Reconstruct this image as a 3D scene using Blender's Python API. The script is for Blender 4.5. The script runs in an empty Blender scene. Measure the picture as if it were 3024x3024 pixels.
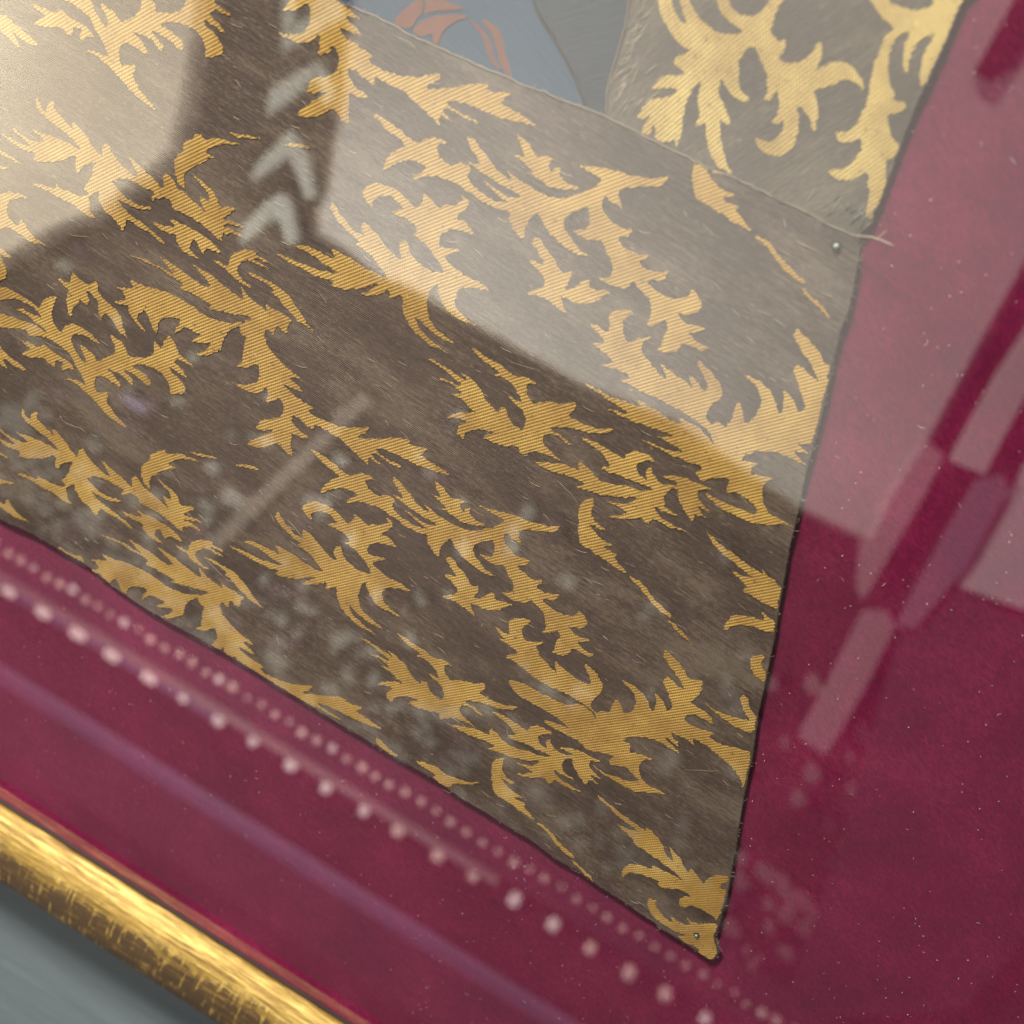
import bpy, bmesh, math, random
from mathutils import Vector, Matrix, noise
from mathutils.geometry import delaunay_2d_cdt

scene = bpy.context.scene
C = scene.collection
RND = random.Random(7)

# ------------------------------------------------------------------ camera
FWD = Vector((-0.09861273, -0.47522033, -0.87432326))
UP = Vector((-0.49330576, 0.78639728, -0.37179126))
RIGHT_AXIS = Vector((0.8642482, 0.39464535, -0.31197771))
cam_data = bpy.data.cameras.new('camera')
cam_data.sensor_width = 36.0
cam_data.lens = 36.0 * 3000 / 3024
cam_data.clip_start = 0.02
cam_data.clip_end = 50
cam_data.dof.use_dof = True
cam_data.dof.focus_distance = 0.435
cam_data.dof.aperture_fstop = 6.6
cam = bpy.data.objects.new('camera', cam_data)
C.objects.link(cam)
m = Matrix.Identity(4)
for i in range(3):
    m[i][0] = RIGHT_AXIS[i]; m[i][1] = UP[i]; m[i][2] = -FWD[i]
m[0][3], m[1][3], m[2][3] = 0.04141735, 0.19959254, 0.36721577
cam.matrix_world = m
scene.camera = cam

# ------------------------------------------------------------------ light
world = bpy.data.worlds.new('World'); scene.world = world
world.use_nodes = True
bg = world.node_tree.nodes['Background']
bg.inputs[0].default_value = (0.62, 0.80, 1.0, 1)
bg.inputs[1].default_value = 0.24

def area(name, loc, target, size, power, color, size_y=None):
    d = bpy.data.lights.new(name, 'AREA')
    d.shape = 'RECTANGLE'; d.size = size; d.size_y = size_y or size
    d.energy = power; d.color = color
    o = bpy.data.objects.new(name, d); C.objects.link(o)
    o.location = loc
    o.rotation_euler = (Vector(target) - Vector(loc)).to_track_quat('-Z', 'Y').to_euler()
    return o

area('window_light', (-1.05, 1.65, 0.96), (0, -0.10, 0), 0.26, 172, (1.0, 0.955, 0.89), 0.22)      # daylight behind the viewer
area('ceiling_fill', (-0.90, -1.50, 1.05), (-0.80, -1.50, 2.4), 0.9, 112, (1.0, 0.96, 0.90))     # added unseen fill that brightens the mirrored ceiling
area('warm_panel_fill', (-2.75, -0.75, 1.75), (-2.5, -0.8, 2.4), 0.5, 48, (1.0, 0.92, 0.78))     # unseen fill added to grade the warm panel's brightness

scene.view_settings.view_transform = 'Standard'
scene.view_settings.look = 'None'
scene.view_settings.exposure = 0.0
scene.view_settings.gamma = 1.0
scene.view_settings.use_curve_mapping = False
scene.render.engine = 'CYCLES'
scene.cycles.use_denoising = True
scene.cycles.max_bounces = 8
scene.cycles.transparent_max_bounces = 16
scene.cycles.sample_clamp_indirect = 6

# ------------------------------------------------------------------ traced outlines, in tenths of a millimetre on the banner's plane
MOTIFS=[[-2794,1102,-2772,1108,-2734,1119,-2695,1121,-2636,1119,-2595,1114,-2554,1103,-2552,1126,-2554,1146,-2537,1168,-2513,1195,-2486,1209,-2492,1179,-2492,1136,-2481,1098,-2464,1074,-2438,1055,-2417,1052,-2419,1079,-2405,1103,-2380,1125,-2341,1129,-2295,1127,-2253,1117,-2222,1100,-2254,1102,-2289,1103,-2327,1098,-2366,1075,-2366,1044,-2345,1017,-2315,994,-2274,971,-2267,987,-2280,1013,-2324,1047,-2295,1047,-2260,1041,-2228,1031,-2214,1011,-2182,1050,-2144,1094,-2149,1130,-2162,1145,-2193,1166,-2155,1170,-2122,1161,-2094,1143,-2080,1118,-2037,1133,-1985,1162,-1968,1199,-1969,1228,-1984,1247,-1961,1244,-1941,1233,-1932,1249,-1938,1267,-1924,1318,-1900,1304,-1876,1290,-1857,1258,-1852,1250,-1819,1249,-1768,1237,-1796,1232,-1836,1234,-1850,1229,-1865,1205,-1823,1195,-1778,1171,-1809,1170,-1851,1179,-1883,1175,-1867,1160,-1818,1148,-1778,1126,-1771,1097,-1804,1072,-1837,1051,-1844,1089,-1868,1114,-1908,1131,-1952,1128,-1989,1124,-2028,1103,-2049,1080,-2005,1082,-1962,1072,-1935,1059,-1938,1032,-1975,1042,-2018,1052,-2070,1054,-2082,1039,-2046,1031,-2019,1018,-2020,992,-2045,1009,-2087,1019,-2137,1014,-2158,1005,-2114,993,-2073,970,-2072,957,-2115,958,-2157,963,-2193,949,-2201,927,-2194,891,-2180,870,-2156,878,-2121,900,-2116,883,-2117,854,-2081,821,-2035,801,-1979,780,-2023,779,-2078,788,-2123,803,-2163,821,-2202,834,-2234,845,-2277,856,-2313,859,-2352,840,-2326,863,-2287,870,-2247,873,-2232,872,-2254,897,-2277,919,-2313,944,-2345,977,-2383,990,-2430,993,-2466,996,-2489,994,-2531,977,-2567,958,-2588,974,-2627,965,-2674,945,-2728,922,-2749,913,-2764,978,-2743,986,-2709,993,-2654,1003,-2599,1016,-2553,1021,-2518,1018,-2487,1012,-2503,1028,-2539,1034,-2583,1044,-2633,1050,-2669,1042,-2640,1063,-2605,1065,-2560,1067,-2531,1066,-2551,1088,-2580,1100,-2632,1100,-2682,1095,-2728,1069,-2757,1045,-2777,1029],
[-2564,-305,-2542,-299,-2503,-287,-2463,-284,-2405,-285,-2363,-290,-2324,-300,-2320,-277,-2321,-257,-2303,-234,-2278,-207,-2250,-192,-2257,-222,-2259,-266,-2251,-304,-2234,-328,-2209,-347,-2189,-349,-2189,-322,-2174,-298,-2148,-275,-2109,-270,-2063,-272,-2021,-282,-1991,-298,-2023,-296,-2057,-296,-2096,-301,-2136,-326,-2138,-357,-2117,-384,-2089,-407,-2049,-429,-2041,-413,-2053,-387,-2096,-353,-2067,-353,-2031,-358,-2000,-368,-1986,-388,-1953,-348,-1913,-303,-1917,-267,-1929,-252,-1959,-232,-1921,-227,-1888,-235,-1861,-253,-1849,-278,-1805,-262,-1751,-232,-1733,-195,-1733,-166,-1747,-147,-1724,-150,-1704,-161,-1695,-145,-1700,-126,-1684,-75,-1661,-89,-1638,-103,-1620,-135,-1615,-143,-1582,-143,-1532,-155,-1560,-161,-1600,-159,-1614,-164,-1630,-189,-1588,-198,-1545,-222,-1575,-223,-1617,-214,-1649,-218,-1633,-234,-1586,-245,-1546,-267,-1540,-296,-1575,-322,-1608,-343,-1613,-305,-1637,-280,-1675,-263,-1720,-266,-1757,-271,-1797,-293,-1819,-317,-1774,-313,-1732,-323,-1706,-336,-1710,-363,-1747,-353,-1789,-344,-1841,-342,-1854,-358,-1817,-365,-1791,-378,-1793,-404,-1817,-388,-1860,-378,-1910,-384,-1931,-393,-1887,-405,-1847,-427,-1847,-441,-1890,-440,-1932,-435,-1968,-451,-1977,-473,-1972,-509,-1958,-529,-1934,-521,-1899,-498,-1894,-516,-1896,-545,-1861,-577,-1815,-597,-1761,-617,-1804,-619,-1859,-611,-1903,-596,-1943,-578,-1981,-566,-2013,-555,-2056,-546,-2092,-543,-2132,-563,-2105,-539,-2066,-531,-2025,-528,-2011,-528,-2031,-503,-2054,-482,-2089,-457,-2120,-424,-2157,-411,-2204,-410,-2240,-407,-2263,-409,-2306,-427,-2342,-447,-2363,-431,-2403,-441,-2451,-462,-2506,-487,-2528,-496,-2540,-431,-2518,-422,-2484,-414,-2428,-403,-2372,-389,-2326,-383,-2291,-386,-2261,-391,-2276,-375,-2312,-370,-2355,-360,-2405,-355,-2441,-364,-2411,-342,-2376,-340,-2330,-337,-2301,-337,-2321,-315,-2349,-303,-2401,-304,-2452,-310,-2499,-338,-2530,-362,-2550,-379],
[-2202,-42,-2185,-54,-2158,-63,-2118,-65,-2094,-49,-2085,-29,-2062,-43,-2058,-69,-2042,-81,-1999,-95,-1952,-106,-1919,-125,-1904,-164,-1867,-197,-1887,-197,-1920,-189,-1950,-168,-1976,-145,-2000,-137,-2017,-181,-2037,-157,-2048,-111,-2076,-99,-2101,-89,-2117,-95,-2107,-113,-2089,-127,-2094,-156,-2126,-150,-2135,-147,-2143,-172,-2162,-203,-2159,-254,-2180,-234,-2196,-200,-2202,-161,-2197,-135,-2209,-131,-2245,-124,-2265,-111,-2237,-109,-2211,-111,-2195,-85,-2200,-62],
[-2629,913,-2591,917,-2553,926,-2529,925,-2496,934,-2496,954,-2464,946,-2427,938,-2387,938,-2357,937,-2326,926,-2313,913,-2345,912,-2366,881,-2383,900,-2371,923,-2399,919,-2416,905,-2412,878,-2441,879,-2468,893,-2515,870,-2558,853,-2593,851,-2559,883,-2546,901,-2577,907],
[-2407,-493,-2369,-489,-2330,-479,-2306,-480,-2273,-470,-2271,-450,-2240,-457,-2204,-465,-2163,-464,-2134,-465,-2102,-475,-2090,-488,-2122,-489,-2144,-522,-2160,-502,-2148,-479,-2176,-483,-2193,-498,-2190,-525,-2220,-525,-2246,-511,-2295,-535,-2338,-554,-2373,-556,-2339,-523,-2325,-504,-2355,-499],
[-2789,816,-2754,817,-2721,822,-2675,810,-2621,800,-2548,776,-2615,767,-2687,781,-2680,767,-2629,733,-2679,739,-2743,760,-2780,771],
[-2489,-578,-2468,-594,-2423,-609,-2368,-613,-2321,-621,-2364,-634,-2412,-632,-2455,-627,-2459,-641,-2423,-670,-2453,-672,-2473,-660,-2496,-667,-2513,-574],
[-2523,588,-2508,568,-2485,548,-2466,545,-2470,577,-2450,606,-2440,608,-2434,580,-2410,565,-2375,550,-2340,537,-2326,533,-2342,568,-2309,559,-2274,544,-2237,521,-2205,500,-2179,490,-2182,521,-2184,533,-2172,557,-2152,548,-2136,529,-2104,513,-2063,496,-2035,487,-2004,489,-1957,489,-1946,467,-1983,471,-2029,465,-2063,455,-2086,442,-2079,424,-2098,429,-2109,419,-2093,408,-2056,389,-2012,383,-1965,383,-1903,407,-1924,385,-1971,366,-2029,365,-2071,363,-2057,351,-2027,338,-1993,327,-1938,321,-1888,313,-1844,306,-1802,287,-1845,291,-1891,302,-1938,302,-2002,303,-2002,279,-2009,244,-2036,267,-2077,280,-2105,285,-2138,311,-2155,326,-2156,354,-2184,326,-2197,310,-2190,280,-2180,252,-2146,235,-2182,227,-2221,231,-2256,242,-2293,238,-2336,236,-2380,238,-2424,236,-2474,226,-2452,241,-2410,250,-2373,256,-2354,266,-2363,282,-2335,277,-2292,282,-2260,283,-2221,298,-2194,323,-2232,325,-2216,348,-2205,390,-2204,428,-2195,460,-2223,444,-2249,420,-2268,376,-2286,393,-2288,438,-2312,436,-2333,412,-2364,383,-2407,360,-2446,341,-2489,325,-2476,352,-2488,362,-2535,349,-2578,349,-2623,356,-2666,365,-2635,364,-2592,364,-2543,366,-2502,376,-2532,390,-2571,394,-2600,403,-2615,414,-2573,403,-2529,400,-2483,411,-2449,429,-2473,441,-2527,445,-2491,450,-2445,461,-2398,467,-2347,473,-2304,471,-2280,471,-2292,486,-2321,499,-2354,506,-2398,512,-2443,523,-2482,531,-2511,544,-2522,561],
[-2311,-821,-2297,-841,-2275,-861,-2256,-863,-2259,-831,-2238,-801,-2228,-799,-2223,-827,-2199,-842,-2164,-856,-2130,-868,-2116,-873,-2131,-838,-2098,-846,-2063,-860,-2027,-883,-1996,-903,-1970,-913,-1972,-882,-1974,-870,-1961,-846,-1941,-854,-1926,-873,-1894,-889,-1854,-905,-1825,-913,-1794,-911,-1748,-911,-1737,-933,-1775,-929,-1820,-936,-1855,-946,-1878,-960,-1871,-978,-1891,-974,-1901,-984,-1886,-995,-1849,-1013,-1806,-1019,-1758,-1018,-1696,-993,-1716,-1015,-1764,-1035,-1823,-1037,-1865,-1040,-1851,-1052,-1821,-1065,-1787,-1075,-1732,-1080,-1682,-1087,-1638,-1093,-1596,-1112,-1639,-1108,-1685,-1098,-1732,-1099,-1797,-1100,-1796,-1123,-1804,-1159,-1831,-1137,-1872,-1124,-1900,-1120,-1933,-1094,-1950,-1079,-1950,-1051,-1979,-1080,-1992,-1096,-1985,-1126,-1976,-1155,-1942,-1171,-1978,-1180,-2018,-1176,-2053,-1166,-2090,-1171,-2133,-1174,-2178,-1173,-2221,-1176,-2272,-1188,-2250,-1172,-2207,-1162,-2170,-1155,-2150,-1144,-2159,-1127,-2131,-1132,-2088,-1127,-2056,-1124,-2016,-1108,-1989,-1083,-2027,-1081,-2011,-1058,-1999,-1015,-1996,-976,-1987,-944,-2016,-961,-2042,-986,-2062,-1031,-2079,-1014,-2081,-968,-2104,-971,-2126,-996,-2158,-1026,-2202,-1050,-2242,-1070,-2285,-1087,-2271,-1059,-2284,-1050,-2330,-1064,-2374,-1065,-2419,-1059,-2462,-1050,-2431,-1051,-2388,-1050,-2339,-1047,-2297,-1035,-2327,-1022,-2366,-1019,-2395,-1010,-2410,-999,-2367,-1010,-2323,-1011,-2277,-1000,-2242,-980,-2266,-969,-2321,-967,-2284,-960,-2238,-948,-2191,-941,-2139,-933,-2096,-935,-2072,-934,-2083,-919,-2112,-907,-2145,-900,-2189,-895,-2233,-885,-2272,-878,-2301,-865,-2312,-848],
[-2639,96,-2620,110,-2576,142,-2534,155,-2480,165,-2474,161,-2516,147,-2550,123,-2572,95,-2574,64,-2560,32,-2529,18,-2500,17,-2498,60,-2471,37,-2433,16,-2391,3,-2352,7,-2399,-12,-2442,-19,-2478,-12,-2518,-7,-2562,-14,-2591,-39,-2611,-54],
[-2441,-1324,-2421,-1309,-2376,-1276,-2333,-1261,-2279,-1250,-2273,-1254,-2315,-1269,-2350,-1294,-2373,-1323,-2375,-1355,-2361,-1387,-2330,-1401,-2301,-1401,-2298,-1356,-2271,-1380,-2233,-1400,-2191,-1413,-2152,-1407,-2199,-1427,-2243,-1436,-2278,-1429,-2319,-1426,-2364,-1434,-2393,-1460,-2413,-1476],
[-2655,294,-2621,291,-2572,292,-2527,283,-2570,281,-2619,281,-2672,271,-2677,293],
[-2453,-1123,-2419,-1125,-2369,-1123,-2324,-1131,-2367,-1134,-2417,-1136,-2471,-1146,-2475,-1124],
[-2642,225,-2611,240,-2587,244,-2614,227,-2660,204,-2662,217],
[-2441,-1193,-2410,-1177,-2386,-1172,-2413,-1190,-2460,-1214,-2462,-1201],
[-2576,-120,-2540,-130,-2507,-134,-2536,-151,-2571,-146,-2595,-138],
[-2567,-165,-2541,-182,-2519,-207,-2522,-251,-2546,-274,-2568,-286,-2591,-161],
[-2061,552,-2031,544,-1997,534,-1958,525,-1920,517,-1889,500,-1870,505,-1882,530,-1887,556,-1870,568,-1844,558,-1817,535,-1780,531,-1740,518,-1702,510,-1670,498,-1665,506,-1684,519,-1714,550,-1688,549,-1672,548,-1667,564,-1683,583,-1712,596,-1741,609,-1770,619,-1732,613,-1695,605,-1661,594,-1636,579,-1616,548,-1591,563,-1551,581,-1549,568,-1570,544,-1587,517,-1580,511,-1552,521,-1514,528,-1483,528,-1515,516,-1548,509,-1576,492,-1573,482,-1548,493,-1512,490,-1478,487,-1509,480,-1543,477,-1554,455,-1569,461,-1570,432,-1558,425,-1590,427,-1624,438,-1662,447,-1700,451,-1742,453,-1787,449,-1812,446,-1823,468,-1841,473,-1870,468,-1892,452,-1907,431,-1918,444,-1907,468,-1928,469,-1964,468,-1990,469,-2031,467,-2052,466,-2036,483,-2006,488,-1992,495,-2012,513,-2039,536],
[-1851,-848,-1820,-856,-1787,-866,-1748,-874,-1710,-882,-1680,-898,-1660,-893,-1672,-867,-1676,-842,-1659,-829,-1633,-839,-1606,-861,-1569,-865,-1530,-877,-1492,-885,-1460,-897,-1455,-889,-1474,-876,-1503,-845,-1477,-846,-1462,-847,-1456,-830,-1471,-811,-1500,-799,-1529,-786,-1557,-776,-1520,-782,-1482,-790,-1449,-800,-1425,-815,-1406,-846,-1380,-830,-1339,-812,-1338,-825,-1359,-849,-1377,-877,-1370,-882,-1342,-873,-1304,-864,-1273,-865,-1305,-877,-1338,-885,-1367,-901,-1364,-911,-1339,-901,-1302,-903,-1268,-906,-1299,-913,-1334,-917,-1345,-939,-1360,-933,-1362,-962,-1349,-969,-1381,-967,-1415,-957,-1454,-949,-1491,-945,-1533,-943,-1578,-948,-1604,-952,-1615,-930,-1631,-924,-1661,-930,-1683,-946,-1699,-968,-1710,-955,-1698,-930,-1719,-930,-1755,-932,-1781,-932,-1823,-934,-1843,-935,-1827,-918,-1796,-912,-1782,-905,-1802,-887,-1829,-864],
[-1778,543,-1800,548,-1823,564,-1842,587,-1854,612,-1857,641,-1843,664,-1830,686,-1833,706,-1831,724,-1815,740,-1803,751,-1794,768,-1775,781,-1768,767,-1744,768,-1721,792,-1691,804,-1657,807,-1600,822,-1628,808,-1668,794,-1696,774,-1720,754,-1737,728,-1728,717,-1687,728,-1716,708,-1742,679,-1770,653,-1787,627,-1800,602,-1798,576],
[-1567,-853,-1589,-848,-1611,-832,-1630,-810,-1642,-785,-1644,-755,-1629,-732,-1615,-710,-1618,-690,-1615,-671,-1599,-655,-1586,-644,-1576,-627,-1557,-613,-1551,-627,-1526,-626,-1503,-602,-1472,-589,-1438,-586,-1381,-571,-1409,-584,-1449,-599,-1478,-620,-1503,-640,-1521,-666,-1513,-677,-1471,-666,-1500,-686,-1528,-715,-1556,-742,-1574,-769,-1588,-794,-1586,-820],
[-1660,840,-1626,850,-1578,868,-1529,881,-1528,877,-1575,859,-1623,840],
[-1440,-553,-1406,-543,-1358,-524,-1308,-510,-1307,-514,-1355,-533,-1403,-552],
[-1438,896,-1383,933,-1307,943,-1370,920],
[-1217,-494,-1160,-457,-1085,-446,-1149,-470],
[-1885,351,-1850,357,-1811,367,-1782,377,-1791,391,-1819,398,-1779,402,-1739,408,-1697,408,-1656,408,-1618,403,-1578,391,-1550,374,-1583,372,-1612,366,-1625,357,-1631,335,-1653,347,-1671,372,-1686,369,-1696,349,-1693,322,-1674,312,-1636,308,-1671,300,-1713,302,-1749,317,-1764,343,-1775,352,-1803,342,-1835,340,-1867,343],
[-1678,-1049,-1643,-1042,-1603,-1031,-1575,-1021,-1584,-1007,-1612,-1000,-1571,-996,-1531,-989,-1489,-988,-1448,-988,-1410,-992,-1370,-1004,-1342,-1020,-1375,-1023,-1405,-1029,-1418,-1038,-1424,-1061,-1446,-1049,-1464,-1024,-1478,-1028,-1489,-1047,-1486,-1075,-1468,-1084,-1430,-1088,-1464,-1097,-1507,-1095,-1543,-1081,-1558,-1055,-1568,-1046,-1597,-1056,-1628,-1058,-1660,-1056],
[-1386,1460,-1381,1458,-1346,1451,-1284,1441,-1318,1433,-1347,1424,-1327,1414,-1296,1405,-1258,1395,-1289,1387,-1326,1385,-1356,1381,-1341,1369,-1304,1357,-1255,1353,-1195,1350,-1213,1328,-1176,1317,-1131,1322,-1080,1330,-1029,1347,-986,1370,-936,1408,-932,1386,-958,1354,-968,1334,-948,1337,-906,1363,-855,1391,-809,1427,-750,1447,-762,1428,-742,1429,-701,1441,-664,1456,-683,1424,-697,1410,-666,1410,-618,1406,-570,1403,-533,1401,-583,1386,-628,1372,-682,1364,-738,1360,-787,1355,-837,1349,-877,1330,-861,1318,-816,1312,-770,1315,-728,1315,-771,1306,-830,1308,-872,1308,-880,1289,-823,1273,-848,1275,-883,1282,-883,1259,-871,1241,-894,1247,-937,1260,-986,1275,-1039,1288,-1087,1287,-1130,1289,-1166,1284,-1158,1258,-1194,1262,-1241,1273,-1273,1271,-1270,1256,-1257,1236,-1225,1221,-1169,1216,-1168,1202,-1204,1195,-1246,1192,-1233,1172,-1221,1127,-1198,1089,-1228,1088,-1261,1103,-1282,1114,-1305,1088,-1346,1049,-1389,1032,-1415,1028,-1395,1063,-1358,1114,-1327,1147,-1329,1160,-1365,1132,-1407,1119,-1398,1147,-1398,1169,-1356,1197,-1315,1230,-1312,1265,-1322,1292,-1347,1316,-1360,1308,-1360,1292,-1401,1257,-1404,1294,-1421,1333,-1431,1311,-1444,1287,-1480,1266,-1521,1259,-1555,1262,-1582,1263,-1546,1269,-1505,1290,-1476,1315,-1468,1350,-1475,1383,-1500,1407,-1514,1388,-1537,1362,-1588,1338,-1566,1369,-1574,1413,-1583,1450,-1583,1451],
[-1959,160,-1921,170,-1886,179,-1845,185,-1802,183,-1758,181,-1732,185,-1758,201,-1789,214,-1819,226,-1781,223,-1738,221,-1695,219,-1650,213,-1606,207,-1575,208,-1554,225,-1585,242,-1627,259,-1668,272,-1630,268,-1587,266,-1550,266,-1510,253,-1466,246,-1428,242,-1402,241,-1415,268,-1430,290,-1402,275,-1372,262,-1328,256,-1295,249,-1280,252,-1305,278,-1271,271,-1231,274,-1193,269,-1166,270,-1182,244,-1172,205,-1196,207,-1224,214,-1230,200,-1224,168,-1248,176,-1272,178,-1264,146,-1247,120,-1217,101,-1179,81,-1138,68,-1104,61,-1043,51,-1076,43,-1105,34,-1086,24,-1056,15,-1018,5,-1050,-3,-1086,-5,-1117,-9,-1102,-22,-1066,-33,-1017,-37,-957,-40,-976,-62,-940,-73,-895,-68,-845,-60,-793,-44,-749,-21,-699,17,-695,-5,-722,-37,-732,-57,-713,-53,-670,-28,-619,0,-571,36,-512,55,-525,37,-505,38,-464,49,-426,63,-447,32,-461,18,-430,18,-383,14,-335,10,-299,8,-349,-6,-394,-20,-448,-28,-503,-31,-553,-36,-602,-42,-642,-60,-627,-73,-583,-79,-537,-76,-495,-76,-538,-85,-597,-82,-639,-83,-647,-101,-591,-117,-616,-115,-650,-108,-651,-131,-639,-149,-662,-144,-705,-130,-753,-115,-805,-102,-852,-103,-895,-101,-931,-106,-924,-132,-960,-128,-1007,-117,-1038,-119,-1036,-134,-1024,-154,-992,-169,-936,-174,-937,-188,-972,-195,-1014,-198,-1002,-219,-992,-263,-970,-301,-1000,-302,-1032,-287,-1052,-277,-1077,-302,-1118,-341,-1162,-359,-1189,-363,-1167,-328,-1129,-277,-1096,-244,-1098,-231,-1135,-258,-1177,-272,-1167,-244,-1166,-221,-1124,-194,-1081,-161,-1077,-125,-1086,-98,-1110,-75,-1124,-82,-1124,-98,-1166,-133,-1167,-97,-1183,-57,-1194,-80,-1208,-104,-1244,-125,-1285,-132,-1318,-129,-1346,-129,-1310,-122,-1268,-101,-1238,-76,-1228,-41,-1234,-7,-1258,16,-1273,-3,-1297,-29,-1348,-53,-1326,-22,-1332,22,-1338,60,-1337,96,-1370,99,-1382,122,-1387,135,-1367,156,-1340,186,-1366,187,-1403,172,-1451,156,-1495,142,-1543,127,-1528,149,-1551,153,-1593,150,-1640,150,-1694,141,-1680,168,-1702,171,-1730,176,-1772,174,-1821,178,-1864,175,-1915,166],
[-1755,-1243,-1717,-1232,-1681,-1223,-1640,-1216,-1596,-1217,-1553,-1218,-1527,-1214,-1553,-1198,-1584,-1185,-1613,-1174,-1575,-1176,-1532,-1177,-1489,-1179,-1445,-1184,-1400,-1190,-1369,-1188,-1347,-1171,-1379,-1154,-1421,-1137,-1462,-1125,-1423,-1128,-1381,-1130,-1344,-1130,-1303,-1142,-1259,-1148,-1221,-1152,-1195,-1152,-1209,-1125,-1223,-1104,-1195,-1118,-1165,-1131,-1121,-1137,-1088,-1143,-1073,-1140,-1097,-1114,-1064,-1120,-1023,-1118,-986,-1122,-958,-1120,-975,-1147,-964,-1186,-988,-1185,-1017,-1178,-1023,-1191,-1017,-1223,-1041,-1216,-1065,-1215,-1057,-1246,-1040,-1272,-1010,-1291,-971,-1311,-930,-1324,-896,-1330,-834,-1339,-868,-1348,-897,-1357,-878,-1367,-848,-1376,-810,-1386,-841,-1394,-878,-1396,-908,-1401,-893,-1413,-857,-1424,-808,-1428,-748,-1430,-767,-1452,-730,-1463,-685,-1458,-634,-1449,-583,-1432,-539,-1409,-489,-1370,-485,-1393,-512,-1425,-522,-1445,-502,-1441,-460,-1415,-408,-1387,-361,-1351,-302,-1331,-315,-1350,-295,-1349,-253,-1337,-216,-1323,-236,-1354,-251,-1368,-220,-1368,-172,-1372,-124,-1375,-87,-1377,-137,-1392,-183,-1406,-236,-1414,-292,-1418,-341,-1423,-391,-1429,-431,-1447,-415,-1460,-371,-1466,-325,-1463,-283,-1462,-326,-1472,-385,-1469,-427,-1470,-433,-1483,-886,-1481,-901,-1467,-915,-1475,-914,-1481,-962,-1481,-974,-1450,-985,-1473,-990,-1481,-1043,-1481,-1030,-1469,-1020,-1434,-1026,-1400,-1050,-1377,-1065,-1396,-1089,-1423,-1141,-1448,-1118,-1416,-1125,-1372,-1132,-1334,-1130,-1297,-1163,-1295,-1176,-1272,-1180,-1259,-1160,-1237,-1133,-1207,-1160,-1207,-1197,-1222,-1245,-1239,-1288,-1253,-1337,-1270,-1323,-1247,-1345,-1244,-1387,-1247,-1435,-1248,-1489,-1257,-1474,-1230,-1497,-1227,-1525,-1223,-1567,-1226,-1616,-1223,-1659,-1226,-1711,-1236],
[-1582,336,-1552,338,-1515,337,-1506,342,-1512,368,-1504,400,-1481,426,-1452,446,-1424,455,-1401,463,-1412,448,-1376,448,-1340,445,-1373,437,-1404,438,-1414,423,-1368,423,-1327,421,-1365,415,-1406,415,-1440,408,-1461,380,-1469,356,-1463,336,-1443,322,-1414,313,-1377,308,-1411,304,-1454,307,-1493,315,-1507,327,-1543,327],
[-1375,-1059,-1344,-1057,-1308,-1057,-1299,-1052,-1304,-1026,-1296,-993,-1273,-967,-1243,-947,-1216,-937,-1192,-929,-1203,-944,-1167,-944,-1131,-946,-1164,-954,-1195,-954,-1206,-969,-1160,-968,-1118,-970,-1157,-977,-1198,-977,-1231,-985,-1254,-1014,-1262,-1037,-1256,-1058,-1236,-1071,-1207,-1080,-1169,-1084,-1204,-1089,-1247,-1087,-1286,-1079,-1300,-1067,-1336,-1067],
[-1422,360,-1384,368,-1348,368,-1313,372,-1272,372,-1240,367,-1204,352,-1181,336,-1147,320,-1118,296,-1056,273,-1101,276,-1138,280,-1173,291,-1213,304,-1246,325,-1279,332,-1299,331,-1285,348,-1324,359,-1360,359,-1396,357],
[-1215,-1033,-1176,-1024,-1140,-1024,-1105,-1020,-1064,-1019,-1032,-1024,-997,-1038,-973,-1055,-939,-1071,-911,-1094,-849,-1117,-893,-1114,-931,-1110,-966,-1100,-1006,-1087,-1039,-1066,-1072,-1060,-1092,-1061,-1077,-1043,-1116,-1033,-1153,-1033,-1188,-1035],
[-1926,62,-1890,61,-1844,72,-1789,86,-1737,94,-1696,101,-1653,101,-1603,97,-1597,93,-1552,86,-1501,94,-1441,106,-1411,130,-1385,148,-1372,138,-1405,110,-1420,91,-1433,64,-1435,27,-1430,-7,-1454,-41,-1497,-80,-1542,-100,-1511,-70,-1492,-41,-1485,-11,-1519,-24,-1580,-56,-1552,-22,-1537,2,-1569,0,-1600,-6,-1621,-8,-1644,-41,-1659,-65,-1661,-40,-1649,-7,-1650,18,-1680,7,-1709,-6,-1739,-33,-1750,-64,-1734,-103,-1762,-92,-1787,-69,-1803,-41,-1827,-33,-1843,-57,-1844,-94,-1824,-105,-1792,-124,-1821,-119,-1864,-100,-1892,-79,-1902,-53,-1925,-60,-1950,-69,-1975,-71,-1938,-52,-1918,-21,-1942,-13,-1948,-1,-1977,-8,-1943,12,-1904,30,-1892,45,-1915,52],
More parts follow.
